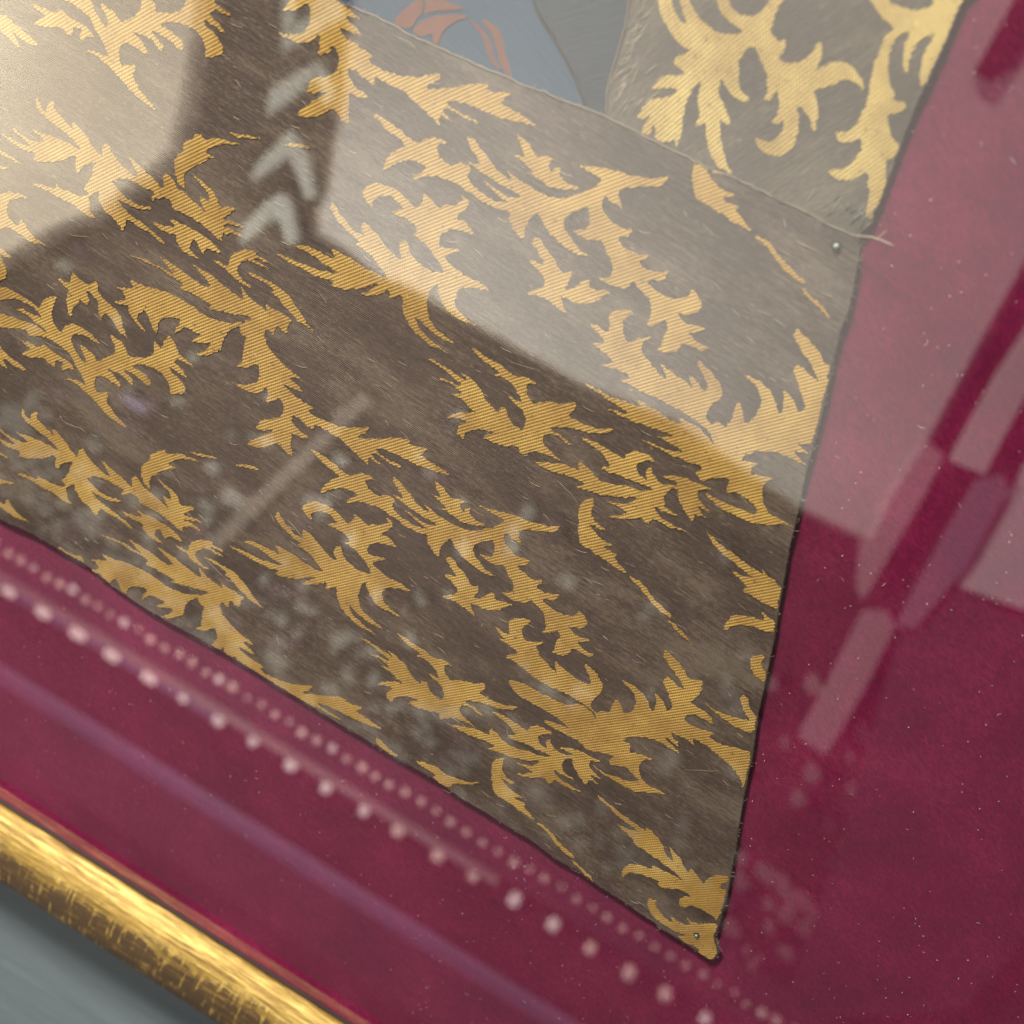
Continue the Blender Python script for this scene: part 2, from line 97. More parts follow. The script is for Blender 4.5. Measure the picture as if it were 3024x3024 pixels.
[-1722,-1342,-1686,-1343,-1640,-1330,-1584,-1314,-1532,-1306,-1490,-1299,-1447,-1298,-1398,-1301,-1391,-1305,-1346,-1311,-1295,-1302,-1234,-1289,-1205,-1265,-1179,-1245,-1165,-1255,-1199,-1284,-1214,-1303,-1227,-1331,-1228,-1369,-1223,-1402,-1247,-1438,-1290,-1478,-1336,-1499,-1304,-1467,-1286,-1438,-1279,-1408,-1312,-1422,-1374,-1454,-1346,-1420,-1331,-1396,-1363,-1398,-1394,-1405,-1416,-1407,-1439,-1441,-1454,-1465,-1455,-1440,-1443,-1407,-1445,-1382,-1474,-1393,-1504,-1406,-1534,-1434,-1545,-1466,-1537,-1485,-1570,-1482,-1582,-1472,-1598,-1444,-1622,-1437,-1638,-1461,-1639,-1477,-1692,-1473,-1698,-1458,-1721,-1466,-1733,-1470,-1754,-1468,-1734,-1457,-1715,-1425,-1739,-1418,-1745,-1406,-1773,-1414,-1740,-1393,-1700,-1373,-1688,-1359,-1712,-1351],
[-1332,493,-1282,502,-1239,506,-1195,510,-1151,514,-1111,526,-1070,537,-1044,552,-1076,553,-1117,555,-1158,561,-1195,566,-1228,562,-1266,557,-1238,575,-1211,585,-1173,588,-1139,590,-1104,589,-1077,596,-1099,615,-1118,626,-1080,630,-1041,629,-1001,629,-960,623,-922,625,-892,622,-852,633,-881,595,-910,568,-939,541,-979,516,-1016,498,-1069,487,-1052,514,-1092,501,-1139,492,-1189,492,-1233,490,-1278,490],
[-1122,-898,-1073,-889,-1029,-884,-985,-880,-942,-875,-901,-863,-860,-851,-834,-836,-866,-836,-906,-834,-948,-828,-984,-824,-1018,-827,-1056,-833,-1027,-815,-1000,-805,-962,-801,-928,-799,-893,-799,-866,-792,-887,-774,-906,-763,-868,-759,-829,-759,-790,-759,-749,-765,-710,-763,-680,-766,-641,-754,-670,-793,-700,-820,-729,-847,-769,-872,-807,-891,-860,-902,-842,-874,-882,-888,-929,-897,-979,-898,-1024,-900,-1069,-900],
[-1166,798,-1146,784,-1121,766,-1091,750,-1056,736,-1021,732,-995,739,-1015,753,-1024,766,-1022,785,-991,778,-958,768,-923,751,-887,733,-856,727,-821,723,-839,745,-855,768,-854,782,-840,806,-822,789,-805,767,-775,751,-739,743,-704,739,-646,758,-676,785,-707,804,-737,819,-770,829,-804,834,-827,833,-806,848,-812,865,-839,873,-874,877,-910,874,-932,871,-911,889,-890,906,-913,918,-940,926,-967,923,-994,909,-1013,885,-1015,867,-1004,849,-1031,857,-1052,870,-1065,885,-1063,903,-1048,928,-1018,947,-983,953,-947,956,-913,952,-881,942,-851,925,-839,942,-831,967,-837,992,-812,989,-786,981,-763,971,-745,993,-730,1000,-720,999,-699,1024,-681,1046,-703,1055,-680,1054,-662,1043,-657,1028,-672,1004,-687,975,-698,957,-668,974,-635,971,-597,946,-628,945,-665,935,-692,921,-714,897,-719,877,-711,842,-675,849,-640,865,-622,868,-650,846,-670,827,-668,811,-645,801,-610,796,-580,790,-543,791,-502,795,-454,786,-489,775,-529,760,-563,740,-572,713,-567,683,-552,659,-519,649,-486,639,-446,635,-492,631,-537,625,-572,630,-614,649,-640,677,-653,697,-653,720,-666,695,-676,671,-673,641,-662,609,-640,574,-606,550,-562,536,-496,530,-536,522,-583,520,-626,530,-665,542,-693,550,-671,520,-629,500,-580,488,-503,478,-550,475,-598,473,-651,483,-692,499,-730,521,-756,554,-767,590,-776,600,-794,583,-815,556,-829,599,-851,569,-883,538,-938,514,-910,543,-882,585,-880,605,-850,639,-887,647,-915,669,-955,685,-990,689,-1024,688,-1007,708,-1044,716,-1086,726,-1119,736,-1149,752,-1171,772],
[-950,-591,-931,-605,-905,-623,-876,-638,-842,-652,-807,-656,-781,-650,-800,-635,-809,-622,-807,-604,-776,-610,-744,-620,-709,-637,-674,-655,-643,-661,-608,-665,-625,-643,-641,-620,-639,-606,-625,-582,-607,-599,-591,-621,-561,-637,-525,-645,-490,-649,-432,-630,-462,-603,-492,-584,-522,-569,-554,-559,-588,-554,-611,-555,-589,-540,-595,-524,-622,-515,-656,-511,-692,-514,-715,-517,-693,-500,-671,-483,-694,-471,-720,-463,-747,-465,-775,-479,-794,-503,-797,-522,-786,-540,-813,-532,-834,-519,-846,-504,-843,-485,-828,-461,-797,-442,-762,-435,-726,-432,-692,-437,-661,-446,-632,-463,-619,-447,-610,-422,-615,-397,-591,-400,-565,-408,-543,-418,-524,-396,-509,-389,-499,-390,-477,-365,-458,-344,-480,-334,-457,-335,-439,-347,-435,-361,-451,-385,-467,-414,-478,-432,-448,-415,-415,-417,-378,-443,-409,-444,-447,-454,-473,-467,-496,-491,-502,-511,-496,-547,-459,-539,-424,-523,-406,-521,-435,-542,-455,-561,-453,-577,-430,-587,-396,-592,-366,-598,-329,-597,-289,-593,-241,-602,-276,-613,-316,-628,-350,-647,-360,-675,-355,-704,-340,-728,-308,-738,-275,-748,-235,-752,-281,-756,-326,-762,-361,-758,-403,-738,-428,-711,-441,-690,-441,-668,-454,-693,-464,-716,-461,-747,-451,-778,-430,-813,-396,-837,-352,-850,-287,-857,-327,-865,-374,-867,-417,-857,-456,-845,-483,-837,-462,-867,-419,-887,-371,-899,-294,-909,-341,-911,-389,-914,-442,-904,-482,-888,-520,-866,-546,-833,-557,-797,-566,-788,-583,-804,-605,-832,-619,-788,-641,-819,-674,-850,-728,-874,-700,-845,-672,-802,-669,-783,-639,-748,-675,-740,-703,-719,-742,-703,-777,-699,-811,-700,-794,-681,-830,-673,-872,-663,-905,-653,-934,-637,-955,-617],
[-1143,1166,-1104,1169,-1060,1168,-1014,1161,-967,1150,-922,1146,-906,1173,-878,1194,-847,1199,-820,1196,-847,1184,-854,1163,-836,1145,-797,1129,-767,1133,-763,1150,-736,1162,-699,1162,-705,1140,-699,1120,-669,1105,-627,1096,-584,1094,-545,1102,-497,1127,-481,1114,-503,1091,-549,1075,-601,1072,-657,1077,-702,1083,-725,1086,-767,1083,-816,1073,-861,1050,-895,1020,-883,1051,-855,1089,-888,1089,-928,1081,-963,1060,-994,1028,-1014,995,-1022,1023,-1009,1066,-982,1106,-966,1122,-1003,1134,-1047,1135,-1092,1154],
[-913,-224,-874,-221,-830,-222,-785,-229,-738,-240,-694,-244,-677,-217,-648,-196,-618,-192,-590,-194,-617,-206,-625,-227,-608,-245,-569,-261,-539,-257,-535,-240,-508,-229,-471,-228,-478,-250,-473,-270,-443,-285,-402,-294,-359,-296,-320,-289,-272,-264,-256,-277,-278,-300,-325,-315,-376,-319,-432,-313,-477,-307,-499,-304,-541,-307,-591,-317,-636,-340,-670,-370,-658,-339,-629,-301,-661,-301,-702,-308,-737,-330,-769,-361,-789,-394,-797,-367,-782,-324,-754,-283,-738,-268,-775,-256,-818,-255,-863,-236],
[-592,1339,-568,1337,-539,1331,-518,1318,-497,1302,-476,1308,-462,1323,-435,1326,-420,1331,-441,1315,-442,1299,-427,1282,-415,1280,-417,1291,-398,1310,-389,1289,-376,1279,-347,1273,-323,1277,-305,1278,-331,1257,-363,1243,-402,1233,-433,1235,-466,1239,-481,1244,-508,1235,-484,1250,-496,1257,-521,1264,-550,1270,-573,1273,-542,1280,-530,1284,-546,1300,-564,1315,-577,1328],
[-355,-54,-331,-56,-303,-62,-283,-75,-263,-91,-242,-85,-227,-70,-200,-68,-185,-63,-207,-78,-208,-94,-195,-111,-183,-113,-184,-102,-164,-83,-157,-105,-144,-114,-116,-120,-92,-117,-73,-116,-101,-136,-134,-150,-172,-160,-203,-157,-236,-153,-250,-148,-277,-157,-253,-142,-264,-135,-289,-128,-317,-122,-340,-119,-308,-112,-297,-108,-312,-92,-329,-77,-341,-64],
[-762,1252,-732,1255,-705,1244,-672,1228,-640,1215,-613,1196,-584,1190,-551,1186,-547,1196,-582,1215,-553,1209,-515,1203,-479,1201,-442,1198,-399,1200,-360,1209,-326,1230,-289,1268,-267,1293,-243,1332,-245,1343,-279,1343,-314,1345,-348,1345,-373,1340,-334,1351,-289,1365,-248,1383,-209,1390,-162,1397,-117,1408,-82,1421,-60,1435,-34,1456,-37,1430,-48,1413,-92,1391,-124,1371,-156,1352,-171,1332,-167,1315,-150,1299,-130,1285,-152,1286,-182,1287,-209,1298,-214,1287,-208,1262,-187,1244,-153,1229,-119,1221,-92,1227,-69,1241,-66,1226,-75,1203,-99,1191,-103,1181,-70,1168,-35,1166,-1,1167,21,1190,26,1166,4,1148,20,1135,50,1135,82,1146,111,1167,118,1143,103,1123,68,1107,66,1095,96,1087,132,1085,173,1088,203,1104,222,1129,220,1149,244,1140,274,1123,279,1103,266,1075,240,1059,211,1050,238,1039,272,1033,301,1042,331,1050,317,1029,281,1007,305,996,344,988,375,995,360,975,325,967,298,968,277,963,279,942,275,922,251,901,211,893,218,913,211,935,210,962,211,984,198,999,186,1006,180,994,158,969,130,954,137,975,131,1002,117,1030,94,1048,67,1059,41,1067,23,1076,15,1066,14,1052,-15,1031,-47,1025,-78,1025,-105,1026,-76,1039,-64,1058,-72,1084,-88,1106,-117,1123,-146,1154,-168,1147,-191,1131,-226,1130,-269,1135,-241,1143,-218,1159,-214,1182,-227,1212,-248,1238,-271,1214,-296,1185,-307,1163,-303,1141,-286,1120,-257,1106,-228,1091,-192,1080,-156,1088,-187,1070,-225,1066,-262,1070,-300,1075,-337,1086,-366,1101,-387,1119,-409,1133,-415,1122,-425,1096,-430,1068,-426,1045,-413,1022,-442,1024,-471,1039,-494,1061,-501,1087,-517,1091,-494,1119,-489,1138,-512,1119,-545,1115,-585,1124,-616,1133,-646,1139,-614,1138,-576,1133,-539,1130,-512,1139,-489,1157,-513,1160,-539,1159,-574,1158,-611,1161,-651,1161,-682,1170,-724,1174,-703,1178,-678,1182,-672,1188,-697,1204,-721,1220,-746,1236],
[-528,-138,-499,-136,-473,-147,-440,-163,-409,-176,-384,-195,-355,-201,-323,-205,-318,-195,-352,-176,-323,-182,-286,-188,-250,-191,-214,-193,-171,-193,-132,-184,-97,-164,-58,-126,-35,-102,-10,-63,-11,-52,-44,-52,-79,-50,-112,-50,-138,-54,-98,-44,-54,-31,-11,-13,28,-6,74,0,120,10,155,22,178,35,205,56,201,30,189,13,144,-7,111,-26,78,-45,62,-64,66,-81,81,-97,100,-111,79,-110,48,-109,22,-98,17,-108,21,-133,42,-150,75,-166,108,-174,135,-169,159,-155,161,-170,151,-193,126,-204,122,-214,154,-227,189,-230,223,-229,246,-206,249,-231,228,-247,242,-260,273,-261,305,-251,335,-230,340,-254,324,-274,289,-289,286,-301,316,-309,352,-312,393,-309,424,-294,443,-270,442,-250,465,-259,495,-277,499,-295,485,-323,459,-338,429,-347,457,-359,490,-365,519,-356,550,-349,535,-369,498,-390,522,-401,560,-409,591,-404,576,-423,541,-430,514,-429,493,-434,495,-454,490,-474,465,-494,425,-502,433,-482,426,-460,426,-434,428,-412,416,-396,404,-390,397,-402,374,-426,346,-441,354,-420,349,-393,335,-366,313,-347,286,-336,261,-328,243,-318,235,-329,233,-342,204,-363,172,-369,141,-368,114,-366,143,-354,156,-335,149,-310,134,-288,106,-271,78,-240,56,-247,32,-262,-2,-263,-45,-258,-16,-249,7,-234,12,-212,1,-182,-19,-156,-43,-179,-70,-207,-82,-229,-78,-251,-63,-272,-35,-287,-6,-301,29,-312,65,-305,34,-322,-4,-326,-41,-322,-78,-316,-114,-305,-142,-290,-163,-272,-185,-258,-191,-270,-202,-295,-208,-322,-205,-345,-193,-368,-221,-366,-249,-351,-272,-329,-278,-304,-293,-299,-269,-271,-264,-253,-287,-272,-320,-276,-360,-266,-390,-257,-419,-251,-388,-252,-350,-258,-313,-260,-286,-251,-263,-234,-286,-231,-312,-232,-347,-232,-383,-230,-423,-229,-453,-220,-495,-216,-474,-212,-449,-208,-442,-203,-466,-187,-490,-171,-514,-155],
[-382,1051,-359,1050,-333,1033,-299,1017,-270,1002,-246,980,-223,979,-206,1000,-198,983,-197,953,-196,923,-171,945,-158,965,-154,984,-126,1008,-119,977,-98,979,-62,996,-36,1001,-53,977,-72,945,-103,917,-141,904,-168,903,-205,896,-183,877,-153,853,-178,848,-220,861,-258,864,-290,855,-324,844,-306,869,-273,895,-279,927,-309,942,-339,949,-365,957,-344,970,-309,972,-316,986,-340,1000,-366,1016,-383,1024],
[-161,-340,-138,-341,-113,-358,-79,-374,-51,-389,-27,-411,-5,-412,12,-391,20,-408,20,-438,20,-468,46,-446,59,-426,64,-407,93,-384,98,-415,119,-413,156,-397,182,-392,165,-415,144,-447,112,-474,74,-487,48,-488,10,-494,32,-513,61,-538,36,-542,-6,-529,-43,-526,-76,-534,-110,-545,-91,-520,-57,-494,-62,-463,-92,-448,-121,-441,-147,-433,-126,-421,-91,-418,-97,-404,-121,-391,-146,-374,-163,-366],
[-60,864,-30,866,4,862,23,868,18,888,-2,909,-7,928,6,946,35,968,78,978,59,955,49,932,58,905,79,881,100,866,119,890,144,910,175,936,153,901,151,880,167,857,196,846,231,829,263,819,298,812,278,833,239,865,269,850,306,848,341,840,369,838,398,832,373,854,356,865,385,865,413,854,443,839,441,870,414,891,384,906,366,923,365,940,393,929,430,918,460,903,490,884,500,862,500,839,485,812,481,786,491,759,506,749,527,742,526,760,552,762,578,758,573,788,576,813,566,840,564,866,579,866,602,837,625,804,637,821,645,853,643,894,631,923,605,945,570,961,534,965,545,972,574,973,609,973,647,959,674,942,696,918,717,896,715,930,700,966,682,987,705,983,735,968,752,955,770,938,780,958,778,979,755,993,727,1018,705,1041,675,1064,674,1094,706,1090,741,1079,776,1070,748,1096,709,1118,671,1140,642,1154,615,1169,604,1205,634,1196,674,1184,711,1171,739,1152,759,1133,778,1146,866,883,871,862,851,852,826,837,850,832,884,819,855,816,829,810,849,798,899,783,899,782,861,777,819,776,789,774,758,760,727,745,701,722,686,701,685,671,712,687,733,695,753,695,735,677,736,653,748,646,776,660,821,678,807,652,808,628,814,602,838,571,857,557,885,545,916,544,948,547,979,544,979,543,946,537,914,515,880,491,845,479,808,471,773,471,744,469,717,470,679,474,641,486,634,495,662,489,702,491,743,499,785,505,829,507,845,527,817,545,775,554,736,560,705,536,691,552,693,589,662,580,628,559,597,525,571,539,565,550,577,578,557,581,527,570,483,566,437,558,391,558,351,556,320,553,357,562,396,566,430,571,462,580,484,598,453,597,422,603,397,598,364,598,400,612,430,632,403,631,360,625,320,616,282,608,249,603,209,600,180,602,146,597,182,608,225,614,226,629,194,629,153,630,104,635,60,639,19,648,60,648,107,647,149,646,179,659,211,659,254,664,277,673,229,686,278,688,324,686,364,680,402,683,424,686,405,709,438,709,468,712,503,704,536,695,567,679,568,685,534,713,492,726,444,732,398,733,354,732,308,733,266,728,227,725,186,725,140,727,172,745,164,759,134,756,95,753,50,734,74,757,102,775,61,784,20,794,-18,796,11,812,29,822,7,837,-25,847],
[155,-532,222,-543,232,-526,200,-475,219,-441,293,-411,264,-462,283,-511,319,-523,381,-469,357,-512,383,-547,438,-571,497,-583,450,-531,505,-545,555,-558,641,-556,632,-520,597,-492,571,-466,618,-475,650,-486,688,-512,701,-545,686,-611,695,-648,731,-666,742,-635,775,-633,768,-583,771,-538,807,-566,826,-595,853,-564,852,-511,821,-469,740,-443,771,-439,806,-441,835,-446,865,-456,892,-474,914,-501,930,-506,922,-468,906,-432,890,-422,916,-424,949,-438,977,-466,991,-436,960,-403,926,-370,892,-342,893,-315,921,-321,954,-328,989,-332,956,-301,920,-280,886,-264,857,-248,837,-238,829,-203,863,-214,903,-226,956,-255,956,-255,982,-272,1001,-261,1030,-247,1045,-289,1047,-324,1033,-360,1043,-374,1077,-370,1113,-375,1151,-384,1167,-410,1138,-405,1100,-406,1067,-414,1053,-435,1057,-465,1086,-465,1127,-462,1191,-441,1175,-474,1210,-475,1254,-472,1295,-454,1341,-441,1361,-431,1422,-595,1422,-613,1401,-584,1372,-561,1328,-545,1282,-530,1241,-523,1194,-515,1151,-514,1124,-519,1156,-550,1123,-541,1088,-540,1033,-548,1058,-563,1108,-592,1076,-588,1039,-583,1019,-586,1052,-600,1087,-608,1122,-626,1082,-623,1038,-622,997,-626,960,-637,928,-661,897,-684,885,-722,928,-711,935,-741,946,-755,972,-737,1013,-723,1043,-723,1009,-741,1005,-767,1016,-805,1040,-838,1075,-858,1117,-854,1180,-848,1140,-865,1094,-896,1054,-922,1008,-928,969,-929,924,-929,882,-926,834,-911,866,-921,908,-924,950,-909,990,-901,1023,-887,1047,-856,1010,-844,973,-832,941,-840,906,-867,885,-842,899,-809,857,-823,821,-839,802,-848,768,-858,737,-841,675,-843,606,-849,539,-842,594,-824,676,-808,606,-792,550,-788,470,-791,380,-790,315,-748,384,-721,474,-722,560,-714,607,-702,649,-660,707,-672,757,-702,720,-662,662,-651,573,-650,492,-665,402,-664,353,-653,304,-645,256,-647,309,-598,285,-583,240,-583,195,-582,233,-567,191,-554],
[-437,550,-392,545,-353,542,-310,542,-265,539,-232,528,-201,543,-171,551,-137,548,-169,535,-169,515,-153,491,-125,472,-109,469,-85,498,-48,511,-10,529,31,560,38,527,27,491,64,493,114,497,163,511,211,542,201,519,157,486,114,468,75,462,35,446,-10,420,-12,404,29,408,61,401,94,393,61,391,24,399,-10,390,-23,367,-12,343,20,326,58,318,85,311,47,311,7,303,-27,293,-51,273,-74,247,-88,267,-97,277,-136,254,-178,239,-215,233,-248,229,-218,262,-206,279,-241,269,-278,252,-303,232,-316,204,-311,181,-340,190,-353,203,-353,231,-327,264,-363,254,-388,244,-411,223,-401,252,-369,281,-334,301,-300,314,-331,318,-367,333,-398,335,-436,333,-403,347,-394,362,-432,370,-471,369,-506,366,-469,377,-426,379,-403,392,-444,398,-488,408,-535,416,-587,417,-538,422,-487,419,-442,415,-398,415,-412,426,-434,436,-401,433,-373,424,-341,418,-319,401,-291,382,-261,369,-229,362,-228,383,-209,399,-189,371,-161,352,-127,341,-106,343,-109,377,-124,408,-152,427,-184,433,-221,442,-194,445,-155,445,-174,464,-203,486,-233,499,-268,503,-311,493,-283,514,-314,521,-359,524,-402,534],
[-228,-837,-182,-842,-143,-845,-100,-845,-56,-849,-23,-859,9,-844,38,-837,73,-840,41,-852,40,-872,56,-897,84,-915,100,-919,124,-890,161,-877,200,-860,241,-829,247,-862,236,-897,273,-896,323,-892,372,-878,420,-848,411,-871,366,-904,323,-921,284,-926,244,-942,199,-968,197,-984,239,-980,270,-986,303,-995,270,-996,233,-988,199,-998,186,-1020,198,-1044,230,-1061,268,-1069,295,-1076,256,-1076,217,-1084,183,-1094,158,-1114,136,-1140,122,-1120,112,-1110,74,-1133,31,-1147,-5,-1153,-38,-1157,-9,-1124,3,-1107,-32,-1117,-69,-1134,-94,-1154,-107,-1182,-102,-1205,-131,-1196,-144,-1183,-144,-1155,-119,-1122,-154,-1132,-179,-1142,-203,-1163,-193,-1134,-160,-1105,-125,-1085,-91,-1073,-122,-1068,-158,-1054,-189,-1051,-228,-1053,-194,-1039,-186,-1024,-224,-1016,-262,-1018,-298,-1021,-261,-1010,-218,-1007,-194,-994,-236,-988,-279,-978,-326,-970,-378,-970,-329,-964,-279,-968,-233,-972,-189,-972,-204,-960,-225,-950,-192,-954,-164,-962,-132,-969,-110,-986,-82,-1005,-52,-1018,-20,-1024,-19,-1004,0,-988,20,-1016,48,-1035,82,-1046,103,-1044,100,-1010,85,-979,57,-960,25,-954,-12,-945,15,-942,54,-942,35,-923,6,-901,-24,-888,-59,-884,-102,-894,-73,-873,-105,-866,-150,-863,-192,-853],
[-18,254,10,260,41,277,80,297,105,305,138,307,162,316,150,340,151,358,171,347,197,342,229,326,261,319,292,325,311,334,349,352,384,358,416,368,461,398,440,403,408,394,369,386,333,384,298,378,269,370,234,365,268,401,256,404,230,419,195,433,160,437,111,441,145,448,180,454,213,454,251,452,301,446,300,476,322,504,351,511,391,515,404,503,379,493,361,475,354,453,362,437,384,420,423,418,404,437,397,454,409,481,421,458,447,443,473,439,484,435,525,463,529,473,503,470,461,462,481,484,516,496,551,507,587,509,616,514,655,518,626,505,605,492,610,467,633,451,663,438,694,432,663,428,640,429,635,421,665,409,696,402,666,399,641,394,649,378,651,358,626,369,598,387,569,406,548,429,539,454,514,439,505,412,511,385,523,361,547,351,594,351,566,341,526,337,484,337,513,318,532,309,571,307,609,305,650,312,620,302,579,291,546,292,516,294,509,253,471,271,448,251,407,220,352,196,386,223,416,258,405,261,375,264,321,257,364,267,396,288,415,315,425,342,400,327,365,302,326,286,287,267,242,261,180,241,207,263,206,275,176,278,140,272,97,261,63,251,25,249],
[191,-1133,220,-1126,251,-1110,289,-1090,315,-1082,348,-1081,372,-1072,360,-1048,361,-1030,380,-1041,407,-1046,439,-1062,471,-1069,502,-1064,521,-1055,559,-1037,594,-1032,627,-1022,672,-993,650,-988,618,-997,579,-1004,543,-1006,508,-1011,478,-1018,443,-1024,477,-989,466,-985,440,-970,404,-956,369,-952,320,-948,354,-940,389,-935,422,-936,461,-938,511,-944,509,-915,532,-887,561,-880,601,-876,614,-889,589,-898,571,-916,563,-938,571,-953,594,-970,633,-972,614,-954,607,-937,619,-911,631,-933,657,-948,683,-953,694,-956,735,-930,739,-920,713,-923,671,-930,691,-908,726,-897,762,-886,798,-885,827,-880,866,-877,837,-889,816,-902,821,-927,844,-943,873,-956,905,-962,874,-965,851,-964,846,-972,876,-985,907,-992,877,-995,852,-999,860,-1015,862,-1035,838,-1024,809,-1005,780,-986,758,-964,749,-939,725,-953,716,-979,721,-1007,734,-1030,758,-1041,805,-1041,777,-1050,737,-1054,695,-1053,724,-1072,743,-1081,782,-1084,821,-1086,862,-1080,832,-1090,791,-1100,757,-1099,727,-1096,721,-1137,683,-1119,660,-1138,619,-1169,563,-1192,598,-1166,627,-1131,616,-1128,586,-1125,532,-1132,575,-1121,607,-1102,626,-1074,635,-1048,610,-1063,575,-1087,536,-1103,498,-1121,453,-1127,390,-1147,418,-1125,416,-1112,386,-1110,351,-1116,307,-1126,273,-1136,235,-1138],
[136,1541,115,1533,86,1533,67,1532,91,1514,123,1501,156,1495,203,1499,173,1481,165,1468,190,1467,232,1473,222,1454,248,1443,274,1432,306,1419,271,1419,231,1420,188,1425,153,1425,120,1431,86,1425,54,1461,29,1501,29,1518,14,1532],
[270,243,277,219,284,186,300,163,327,148,379,142,350,132,320,133,301,131,325,114,356,100,388,94,436,97,405,80,397,66,422,66,464,70,453,52,479,41,504,30,535,16,501,16,461,18,418,24,384,24,351,31,317,26,287,62,262,101,264,119,246,135,235,177,235,198,251,224],
[481,-1144,489,-1169,496,-1202,512,-1224,540,-1239,591,-1245,562,-1255,533,-1255,514,-1256,538,-1273,569,-1287,602,-1293,649,-1291,619,-1307,611,-1321,636,-1322,678,-1317,668,-1335,694,-1346,719,-1358,751,-1371,717,-1371,676,-1369,633,-1363,599,-1362,566,-1356,531,-1361,500,-1325,475,-1285,476,-1268,458,-1252,447,-1211,446,-1190,462,-1164],
[315,1410,351,1418,391,1412,435,1389,473,1374,511,1366,538,1361,555,1346,537,1346,495,1350,459,1359,424,1376,385,1395,351,1404],
[545,7,580,15,620,7,663,-16,701,-31,738,-40,765,-45,782,-60,763,-60,722,-55,686,-46,652,-28,613,-9,580,0],
[761,-1380,796,-1373,837,-1381,881,-1404,919,-1420,957,-1429,984,-1434,1002,-1449,983,-1449,941,-1444,904,-1434,870,-1416,831,-1397,797,-1387],
[547,1330,573,1328,614,1318,654,1307,695,1283,656,1293,611,1307,573,1317],
[773,-76,799,-78,840,-89,880,-101,920,-125,881,-114,837,-100,799,-89],
[994,-1465,1019,-1467,1061,-1478,1101,-1490,1143,-1515,1103,-1503,1058,-1489,1020,-1478],
[714,353,743,347,775,337,811,329,852,324,890,318,927,315,965,309,992,308,977,328,1006,317,1033,317,1062,300,1075,296,1110,210,1093,207,1053,203,1014,209,975,210,957,207,968,229,945,236,924,245,882,258,911,261,943,267,967,278,933,283,890,291,847,299,809,305,776,315,744,330],
[926,-1045,967,-1055,1019,-1068,1067,-1072,1120,-1078,1165,-1085,1201,-1086,1181,-1066,1215,-1069,1253,-1081,1285,-1099,1310,-1122,1333,-1147,1362,-1160,1385,-1160,1357,-1133,1319,-1092,1349,-1102,1384,-1116,1421,-1143,1460,-1173,1457,-1151,1459,-1135,1488,-1150,1525,-1169,1546,-1183,1541,-1149,1553,-1113,1573,-1086,1609,-1062,1617,-1090,1604,-1133,1611,-1153,1636,-1135,1653,-1181,1675,-1248,1693,-1319,1663,-1312,1615,-1308,1577,-1314,1548,-1327,1542,-1363,1517,-1355,1502,-1327,1509,-1298,1534,-1286,1518,-1273,1476,-1270,1442,-1293,1406,-1328,1384,-1317,1379,-1295,1338,-1304,1311,-1314,1275,-1325,1244,-1345,1236,-1385,1226,-1393,1213,-1358,1216,-1310,1245,-1285,1284,-1272,1320,-1261,1308,-1238,1335,-1238,1377,-1231,1415,-1225,1469,-1224,1428,-1207,1375,-1201,1325,-1192,1277,-1188,1229,-1183,1189,-1185,1169,-1164,1136,-1153,1100,-1145,1071,-1134,1107,-1133,1139,-1125,1170,-1113,1131,-1100,1089,-1098,1039,-1089,985,-1071,943,-1061],
[977,14,971,43,978,86,1002,107,1040,123,1071,131,1100,141,1062,169,1102,159,1131,162,1147,121,1143,109,1116,100,1080,94,1046,85,1018,65,998,45,988,19],
[1134,-28,1174,3,1175,-24,1188,-45,1214,-56,1230,-94,1232,-108,1200,-101,1164,-86,1140,-59],
[1385,-1430,1422,-1404,1428,-1432,1449,-1455,1483,-1466,1523,-1479,1552,-1473,1506,-1438,1540,-1449,1577,-1450,1625,-1428,1571,-1404,1615,-1409,1647,-1391,1673,-1364,1704,-1337,1720,-1390,1721,-1417,1747,-1448,1785,-1483,1787,-1538,1765,-1548,1726,-1545,1696,-1523,1660,-1535,1599,-1534,1622,-1507,1616,-1488,1583,-1514,1540,-1511,1497,-1509,1451,-1502,1404,-1467],
[1081,-333,1123,-341,1159,-339,1193,-332,1228,-322,1261,-308,1281,-298,1244,-278,1216,-257,1196,-236,1195,-208,1213,-208,1235,-233,1258,-252,1290,-265,1291,-266,1322,-341,1295,-352,1257,-358,1215,-358,1176,-355,1133,-344],
[-1957,-1446,-1912,-1457,-1861,-1447,-1835,-1424,-1808,-1446,-1808,-1453,-1960,-1462],
[-109,-1440,-61,-1448,-14,-1468,47,-1471,19,-1483,-45,-1484,-69,-1479],
[119,-1441,173,-1418,237,-1406,271,-1418,341,-1400,393,-1385,446,-1341,398,-1396,337,-1435,325,-1479,234,-1478,243,-1445,185,-1447]]
